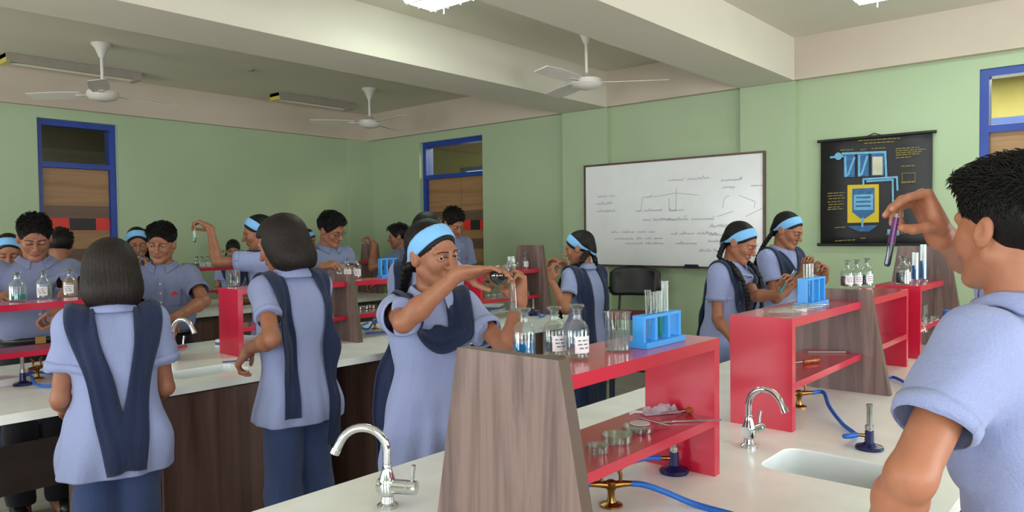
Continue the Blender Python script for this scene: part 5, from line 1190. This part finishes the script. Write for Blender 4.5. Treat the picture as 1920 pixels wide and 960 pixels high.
    class HW:                                             # union of head and hair, in body coordinates
        @staticmethod
        def sample(P): q = (P-O)@A.T/hs; return np.minimum(hf.sample(q), hx_.sample(q))*hs
        @staticmethod
        def grad(P, e=.006): gq = np.stack([HW.sample(P+np.eye(3)[i]*e)-HW.sample(P-np.eye(3)[i]*e) for i in range(3)], 1); return gq/np.maximum(np.linalg.norm(gq, axis=1, keepdims=True), 1e-6)
    if girl and band and hair == 'tied':
        E0 = V3(0, -.020, .010); pts = [E0+math.cos(q)*V3(.088, 0, 0)+(math.sin(q)*V3(0, .083, .096) if math.sin(q) > 0 else math.sin(q)*V3(0, .085, .078)) for q in np.linspace(-math.pi/2, 1.5*math.pi, 41)]
        wb = [.016 if math.sin(q) < -.35 else .058 if math.sin(q) > .2 else .016+.042*(math.sin(q)+.35)/.55 for q in np.linspace(-math.pi/2, 1.5*math.pi, 41)]
        ribbon('headband', [toL(p) for p in pts], [w_*hs for w_ in wb], HW, M['band'], root, .0025, .05, 2, 7, .002)
    if girl and hair == 'tied' and braids:
        for sd, kind in zip((-1, 1), braids):
            if kind is None: continue
            st = toL(V3(sd*.055, -.066, -.038))
            if kind == 'front': pp = [st, V3(sd*.085*s+shx(1.34*zs), sh(1.34*zs)-.03, 1.37*zs), V3(sd*.092*s+shx(1.28*zs), sh(1.28*zs)+.115, 1.27*zs), V3(sd*.075*s, sh(1.15*zs)+.165, 1.13*zs), V3(sd*.07*s, sh(1.0*zs)+.165, .98*zs)]
            else: pp = [st, V3(sd*.075*s+shx(1.34*zs), sh(1.34*zs)-.10, 1.36*zs), V3(sd*.08*s, sh(1.2*zs)-.15, 1.22*zs), V3(sd*.075*s, sh(1.1*zs)-.155, 1.08*zs)]
            pp = np.array(smooth_path(pp, 10)); 
            ds = g.sample(pp); gg = g.grad(pp); pp = pp+gg*np.where(ds < .018, .018-ds, 0)[:, None]
            L_ = np.concatenate([[0], np.cumsum(np.linalg.norm(np.diff(pp, axis=0), axis=1))]); q_ = np.arange(0, L_[-1], .011); ct = np.stack([np.interp(q_, L_, pp[:, i]) for i in range(3)], 1)
            bf = Field(*[axis_(ct[:, i].min()-.035, ct[:, i].max()+.035, .0042) for i in range(3)])
            for i in range(len(ct)-1):
                t_ = ct[i+1]-ct[i]; fr = frame_to(t_); o_ = fr[0] if abs(fr[0][0]) > abs(fr[1][0]) else fr[1]; r_ = .0135*(1-.35*i/len(ct)); bf.put(ell(ct[i]+o_*(.0075 if i % 2 else -.0075), (r_*1.0, r_*1.0, r_*1.15)), .003)
            vs_, fs_ = bf.mesh(); mk('braid', vs_, fs_, M['hair'], ho)
    # ---- eyes, brows
    if eyes is not None:
        for q in (-1, 1):
          if eyes.get('open', .0056) > 0:
            gz = V3(eyes.get('gx', 0)*1.0, 1, eyes.get('gz', 0)); gz /= np.linalg.norm(gz); n1, n2 = 20, 16; vv, ff, cc = [], [], []
            fr = frame_to(gz)
            for a in range(n2+1):
                for b in range(n1):
                    t_, p_ = math.pi*a/n2, 2*math.pi*b/n1; d = fr[2]*math.cos(t_)+(fr[0]*math.cos(p_)+fr[1]*math.sin(p_))*math.sin(t_); vv.append(V3(q*.031, .0772, .004)+.0121*d); cc.append((.012, .008, .007) if t_ < .50 else (.62, .58, .55))
            for a in range(n2):
                for b in range(n1): ff.append((a*n1+b, (a+1)*n1+b, (a+1)*n1+(b+1) % n1, a*n1+(b+1) % n1))
            mk('eye', toL(np.array(vv)), np.array(ff), M['eye'], root, np.array(cc))
            pass
          if True:
            hB = Field(axis_(-.06, .06, .004), axis_(.04, .13, .004), axis_(-.03, .06, .004))
            for p, k in Pm: hB.put(p, k)
            for p, k in Sv: hB.put(p, k, 's')
            hB.put(ell((q*.031, .0775, .004), (.0158, .0135, .0128)), .004)
            class HB:
                @staticmethod
                def sample(P): return hB.sample((P-O)@A.T/hs)*hs
                @staticmethod
                def grad(P, e=.004): gq = np.stack([HB.sample(P+np.eye(3)[i]*e)-HB.sample(P-np.eye(3)[i]*e) for i in range(3)], 1); return gq/np.maximum(np.linalg.norm(gq, axis=1, keepdims=True), 1e-6)
            ribbon('eyebrow', [toL(V3(q*x, y, z)) for x, y, z in ((.011, .1, .0225), (.024, .1, .0265), (.038, .095, .0265), (.051, .085, .0195))], [.0065*hs, .0078*hs, .006*hs, .003*hs], HB, M['brow'], root, .0012, .03, 5, 4, .0012)
            zl = eyes.get('lash', .0085); ribbon('eyelash', [toL(V3(q*x, y, z)) for x, y, z in ((.0165, .098, .0035), (.024, .1, zl*.92), (.031, .1, zl), (.039, .096, zl*.9), (.0475, .09, .004))], [.0015*hs, .0026*hs, .0030*hs, .0030*hs, .0015*hs], HB, M['lip'], root, .001, .03, 4, 3, .001)
    return dict(root=root, TL=TL, O=O, A=A, hs=hs, arms=arms, base=base, rt=rt, fw=fw, s=s, zs=zs, toL=toL, g=g, HW=HW, world=lambda p: base+rt*p[0]+fw*p[1]+V3(0, 0, p[2]))
DUP = dict(v=1.06, end=.72)
DOWN = dict(open=0, lash=-.0045)      # lids lowered over the work
# ---- the girl pouring
G1 = person('person in sky blue headband pouring dark liquid from a flask into a test tube', (806, 408), 2.42, 207, boy=False, vox=.0026, bow=(-24, -7, 6), lean=.05,
    R=dict(px=(862, 512, 2.14), el=(700, 660, 2.15), F=(.96, .12, .15), N=(.12, -.97, .2), pose='drape'),
    L=dict(px=(974, 562, 2.20), el=(985, 720, 2.3), F=(-.05, .98, .15), N=(-.75, .1, .6), pose='grip'), hair='tied', build=.92, dup=dict(v=1.215, end=.74, w=.095, nx=.076, ex=(.09, .165), ws=[.085, .09, .095, .095, .095, .095, .10, .10, .10, .09, .085, .08, .075, .07, .065]), eyes=dict(open=.0072, gx=.30, gz=-.02), braids=('back', 'back'), seed=4)
# ---- the boy holding a violet tube
B1 = person('person in blue shirt seen from behind, raising a tube of violet liquid', (1908, 286), 1.30, 22, boy=True, vox=.0028, bow=(9, 0, 0), lean=.04,
    R=dict(px=(1762, 440, 1.46), el=(1900, 530, 2.1), F=(-.42, .88, -.05), N=(-.85, -.45, .05), pose='tube'),
    L=dict(px=(1640, 1035, 1.30), el=(1690, 930, 1.0), F=(-.7, -.02, -.4), N=(0, -1, 0)), hair='short', seed=9, build=.82, fabric='shirt', tone=1.25)
# ---- front worktop, far side
G9 = person('person in sky blue headband with two long plaits, looking down beside the second red shelf', (1402, 417), 4.22, 188, boy=False, vox=.0036, bow=(-8, -26, 0), lean=.06,
    R=dict(px=(1376, 640, 4.0), el=(1330, 640, 4.3)), L=dict(px=(1466, 552, 3.95), el=(1430, 640, 3.9), F=(.5, .85, .1), N=(-.6, .35, .7), pose='grip'), hair='tied', dup=dict(v=1.06, end=.75, w=.10), eyes=DOWN, braids=('front', 'front'), seed=12)
G10 = person('person in sky blue headband standing farther back, both hands raised to a thin rod', (1487, 397), 4.8, 196, boy=False, vox=.0036, bow=(-8, -22, 0), lean=.04,
    R=dict(px=(1508, 512, 4.62), el=(1440, 610, 4.7), F=(.25, .95, .1), N=(-.5, .1, .8), pose='grip'), L=dict(px=(1546, 522, 4.60), el=(1570, 640, 4.8), F=(-.1, .95, .2), N=(-.9, .1, .3), pose='grip'), hair='tied', dup=dict(v=1.15, end=.75, w=.10), eyes=DOWN, braids=('back', 'back'), seed=15)
# ---- near side of the middle bench
G2 = person('person with dark bob, back turned, navy sash meeting in a V', (205, 446), 2.60, 16, boy=False, vox=.004, bow=(0, -14, 0), lean=.03, hemz=.755, build=1.0,
    hair='bob', dup=dict(v=1.1, end=.785, bx=.108, ex=(-.012, .03), w=.10), seed=21, band=False, R=dict(w=(.15, .25, .96)), L=dict(w=(-.15, .25, .96)))
G3 = person('person with dark bob and long navy sash hanging in two tails, reaching towards the worktop', (512, 403), 3.05, -2, boy=False, vox=.004, bow=(-22, -20, 0), lean=.05, hemz=.76, build=.95,
    L=dict(px=(466, 655, 2.92), el=(500, 680, 2.75), F=(-.6, -.75, -.2), N=(.5, -.6, -.3)), hair='bob', dup=dict(v=1.1, end=.74, bx=.112, ex=(.118, .075), w=.10, ends=(.80, .66), ws=[.06, .062, .065, .07, .08, .09, .1, .1, .1, .09, .08, .065, .06, .056, .055]), seed=23, band=False)
G7 = person('person in navy sash and headband, back turned, behind the girl pouring from a flask', (803, 396), 3.85, 62, boy=False, vox=.005, bow=(0, -10, 0), hair='tied', dup=dict(v=1.1, end=.75), seed=25)
G8 = person('person in sky blue headband and sash, working at a tall panel near the whiteboard', (1082, 431), 4.87, 8, boy=False, vox=.0042, bow=(-28, -12, 0), lean=.03,
    L=dict(px=(1034, 525, 4.72), el=(1055, 640, 4.5), F=(-.1, .97, 0), N=(.8, .1, -.5), pose='grip'), R=dict(px=(1056, 492, 5.05), el=(1100, 600, 5.2), F=(-.9, .25, 0), N=(-.2, -.9, .2), pose='work'), hair='tied', dup=dict(v=1.1, end=.42, bx=.115, ex=.10, w=.12), seed=27, braids=('front', 'front'))
# ---- far side of the middle bench
B2 = person('person in grey-blue shirt with belt, head bowed behind three stoppered bottles at far left', (64, 400), 3.90, 188, boy=True, vox=.0036, bow=(6, -24, 0), lean=.04,
    R=dict(px=(-10, 560, 3.6), el=(-120, 620, 3.8)), L=dict(px=(108, 588, 3.62), el=(160, 600, 3.75), F=(-.3, -.9, .1), N=(-.7, .2, .3), pose='grip'), hair='short', eyes=DOWN, tone=.85, seed=31, build=1.08)
B3 = person('person in grey-blue shirt leaning over the tap, facing the bob-haired girl at left', (303, 415), 4.36, 214, boy=True, vox=.0036, bow=(6, -12, -4), lean=.10,
    L=dict(px=(335, 592, 4.10), el=(420, 590, 4.3), F=(-.9, -.35, .2), N=(0, -.8, .3)), R=dict(px=(296, 600, 4.15), el=(200, 600, 4.3)), hair='short', eyes=dict(open=.0034, gz=-.25), seed=33, tone=.95)
G6 = person('person in headband reaching far up to the left behind the red shelf', (478, 401), 4.98, -52, boy=False, vox=.0042, bow=(-10, -14, 0), lean=.05,
    L=dict(px=(394, 428, 4.86), el=(440, 520, 4.8), F=(-.8, .5, 0), N=(-.3, -.9, .1), pose='pinch'), R=dict(w=(.16, .22, 1.02)), hair='tied', dup=dict(v=1.08, end=.75), seed=35, braids=('back', None))
B5 = person('person in spectacles and blue shirt bent over small bottles behind the sloping brown panel', (626, 397), 5.30, 182, boy=True, vox=.0036, bow=(-14, -24, 8), lean=.07,
    R=dict(px=(604, 500, 5.05), el=(545, 540, 5.2), F=(.9, .2, .2), N=(-.1, -.8, -.4), pose='pinch'), L=dict(px=(640, 502, 5.08), el=(680, 560, 5.3), F=(-.8, .2, .3), N=(.1, -.6, -.6), pose='pinch'), hair='short', eyes=DOWN, seed=37)
B7 = person('person in blue shirt looking down in front of the double wooden door', (856, 390), 6.25, 186, boy=True, vox=.0048, bow=(4, -32, 6), lean=.06, hair='short', eyes=DOWN, seed=39)
# ---- between the middle and the rearmost bench, and beyond it
G4 = person('person in headband facing the camera at the far left edge, head lowered', (15, 437), 4.42, 192, boy=False, vox=.0046, bow=(4, -16, 0), hair='tied', dup=None, eyes=DOWN, seed=41)
B4 = person('person in blue shirt with back turned in front of the left door', (114, 429), 5.08, 24, boy=True, vox=.005, bow=(0, -25, 0), lean=.06, hair='short', seed=43, build=1.05)
G5 = person('person in headband and navy sash holding a blue tube at the chest, between two boys', (257, 425), 5.36, 198, boy=False, vox=.0044, bow=(2, -14, 0), R=dict(w=(.05, .26, 1.12), pose='grip'), L=dict(px=(278, 505, 5.25), el=(300, 560, 5.4), F=(-.2, .95, .2), N=(-.8, 0, .5), pose='grip'), hair='tied', dup=DUP, eyes=dict(open=.0035, gz=-.3), seed=45)
B6 = person('person in blue shirt in profile, one hand raised before the far panel', (747, 418), 7.15, -38, boy=True, vox=.005, bow=(-6, -6, 0), L=dict(px=(702, 458, 7.0), el=(720, 540, 6.9), F=(-.6, .75, 0), N=(-.7, -.5, .3), pose='pinch'), hair='short', seed=47)
GH = person('person in headband half hidden behind the boy with spectacles', (581, 429), 8.3, 150, boy=False, vox=.006, bow=(0, -20, 0), hair='tied', dup=DUP, seed=49)
GI = person('person in navy sash behind the rearmost shelf, hidden by a raised arm', (437, 449), 7.75, 205, boy=False, vox=.006, bow=(0, -18, 0), hair='tied', dup=DUP, seed=51, band=False)

# ---- things held in hands
def grip_point(P, sd, f=.078, n=.027):
    a = P['arms'][sd]; return a['W'], a
def held_tube(P, sd, dirn, L, r, label, along=.5, liq=None, level=.3, liq2=None, f=.078, n=.026, F=None, N=None, tips=False, name='test_tube'):
    a = P['arms'][sd]; W = P['world'](a['W']); Fd = iv(*F); Nd = iv(*N); Nd = Nd-Fd*(Nd@Fd); Nd /= np.linalg.norm(Nd)
    c = W+P['s']*.93*(f*Fd+n*Nd)
    if tips: c = P['world']((a['nails'][0][0]+a['nails'][4][0])/2)
    d = iv(*dirn); return tube_obj(c-d*L*along, d, L, r, label, liq, level, liq2=liq2, name=name)
held_tube(G1, -1, (-.06, 1, .02), .165, .0125, 'wide test tube held upright in the left hand of the girl pouring', .62, 'l_clear', .18, F=(-.05, .98, .15), N=(-.75, .1, .6))
fl = thing('flask', 'small round flask of black liquid tilted in the hand of the girl pouring', 'flask', (0, 0, 0)); RF = .0295
pr = [(RF*math.sin(q), .03-RF*math.cos(q)) for q in np.linspace(.05, 2.62, 16)]
obj('body', lathe(B(), [(0, 0)]+pr+[(.0125, .062), (.0125, .085), (.017, .092), (.0165, .0935), (.0112, .086), (.0112, .06)], 24), M['glass'], fl, smooth=True)
obj('liquid', lathe(B(), [(0, .002)]+[(a*.95, .03+(b-.03)*.95) for a, b in pr if b < .047]+[(0, .0465)], 24), M['l_dark'], fl, smooth=True)
obj('stopper_ring', lathe(B(), [(.0130, .064), (.0145, .066), (.0145, .084), (.0130, .086)], 20), M['stopper'], fl, smooth=True)
c0, c1 = at(921, 529, 2.13), at(962, 494, 2.15); fr = frame_to(c1-c0); fl.matrix_world = Matrix([[fr[0][i], fr[1][i], fr[2][i], c0[i]] for i in range(3)]+[[0, 0, 0, 1]])
held_tube(B1, 1, (.16, .98, .05), .105, .0066, 'narrow test tube of violet liquid pinched between thumb and finger by the boy at right', .93, 'l_deep', .93, ('l_violet', .45), F=(0, 1, 0), N=(0, 0, 1), tips=True)
held_tube(G9, -1, (.55, .83, .1), .145, .0095, 'test tube with teal liquid held up by the girl with two long plaits', .5, 'l_teal', .35, F=(.5, .85, .1), N=(-.6, .35, .7))
held_tube(G5, -1, (.1, .97, .1), .12, .012, 'tube of blue liquid held at the chest by the girl between two boys', .5, 'l_blue', .8, F=(-.2, .95, .2), N=(-.8, 0, .5))
held_tube(G6, -1, (.0, 1, 0), .10, .011, 'tube with teal liquid hanging from the raised hand behind the red shelf', .9, 'l_teal', .35, F=(0, 1, 0), N=(0, 0, 1), tips=True)
p = G10['world'](G10['arms'][1]['W']); q = G10['world'](G10['arms'][-1]['W']); p = p+iv(.1, .8, .5)*.06; q = q+iv(-.1, .8, .5)*.06
o = obj('glass_rod', tube(B(), [tuple(p-(q-p)*.3), tuple(q+(q-p)*.2)], .004, 8), M['steel'], smooth=True); tag(o, 'thin rod held in both hands by the girl farther back near the chart', 'rod')
# spectacles worn by the boy behind the sloping panel
def specs(P):
    f = lambda x, y, z: P['toL'](V3(x, y, z)); bm = B()
    for sd in (-1, 1):
        pts = [f(sd*.032+.021*math.cos(t_), .104-.012*abs(math.cos(t_))*(1 if math.cos(t_)*sd > 0 else .2), .002+.0145*math.sin(t_)) for t_ in np.linspace(0, 2*math.pi, 17)]; tube(bm, pts, .0013, 6)
        tube(bm, [f(sd*.053, .094, .006), f(sd*.074, .05, .008), f(sd*.079, -.005, .012), f(sd*.077, -.02, .0)], .0014, 6)
    tube(bm, [f(-.011, .105, .004), f(0, .109, .007), f(.011, .105, .004)], .0013, 6)
    sp = obj('spectacles', bm, M['black'], P['root'], smooth=True)
    for sd in (-1, 1):
        bm = B(); bm.faces.new([bm.verts.new(f(sd*.032+.0205*math.cos(t_), .104-.012*abs(math.cos(t_))*(1 if math.cos(t_)*sd > 0 else .2), .002+.014*math.sin(t_))) for t_ in np.linspace(0, 2*math.pi, 17)[:-1]]); obj('lens', bm, M['glass'], sp)
specs(B5)
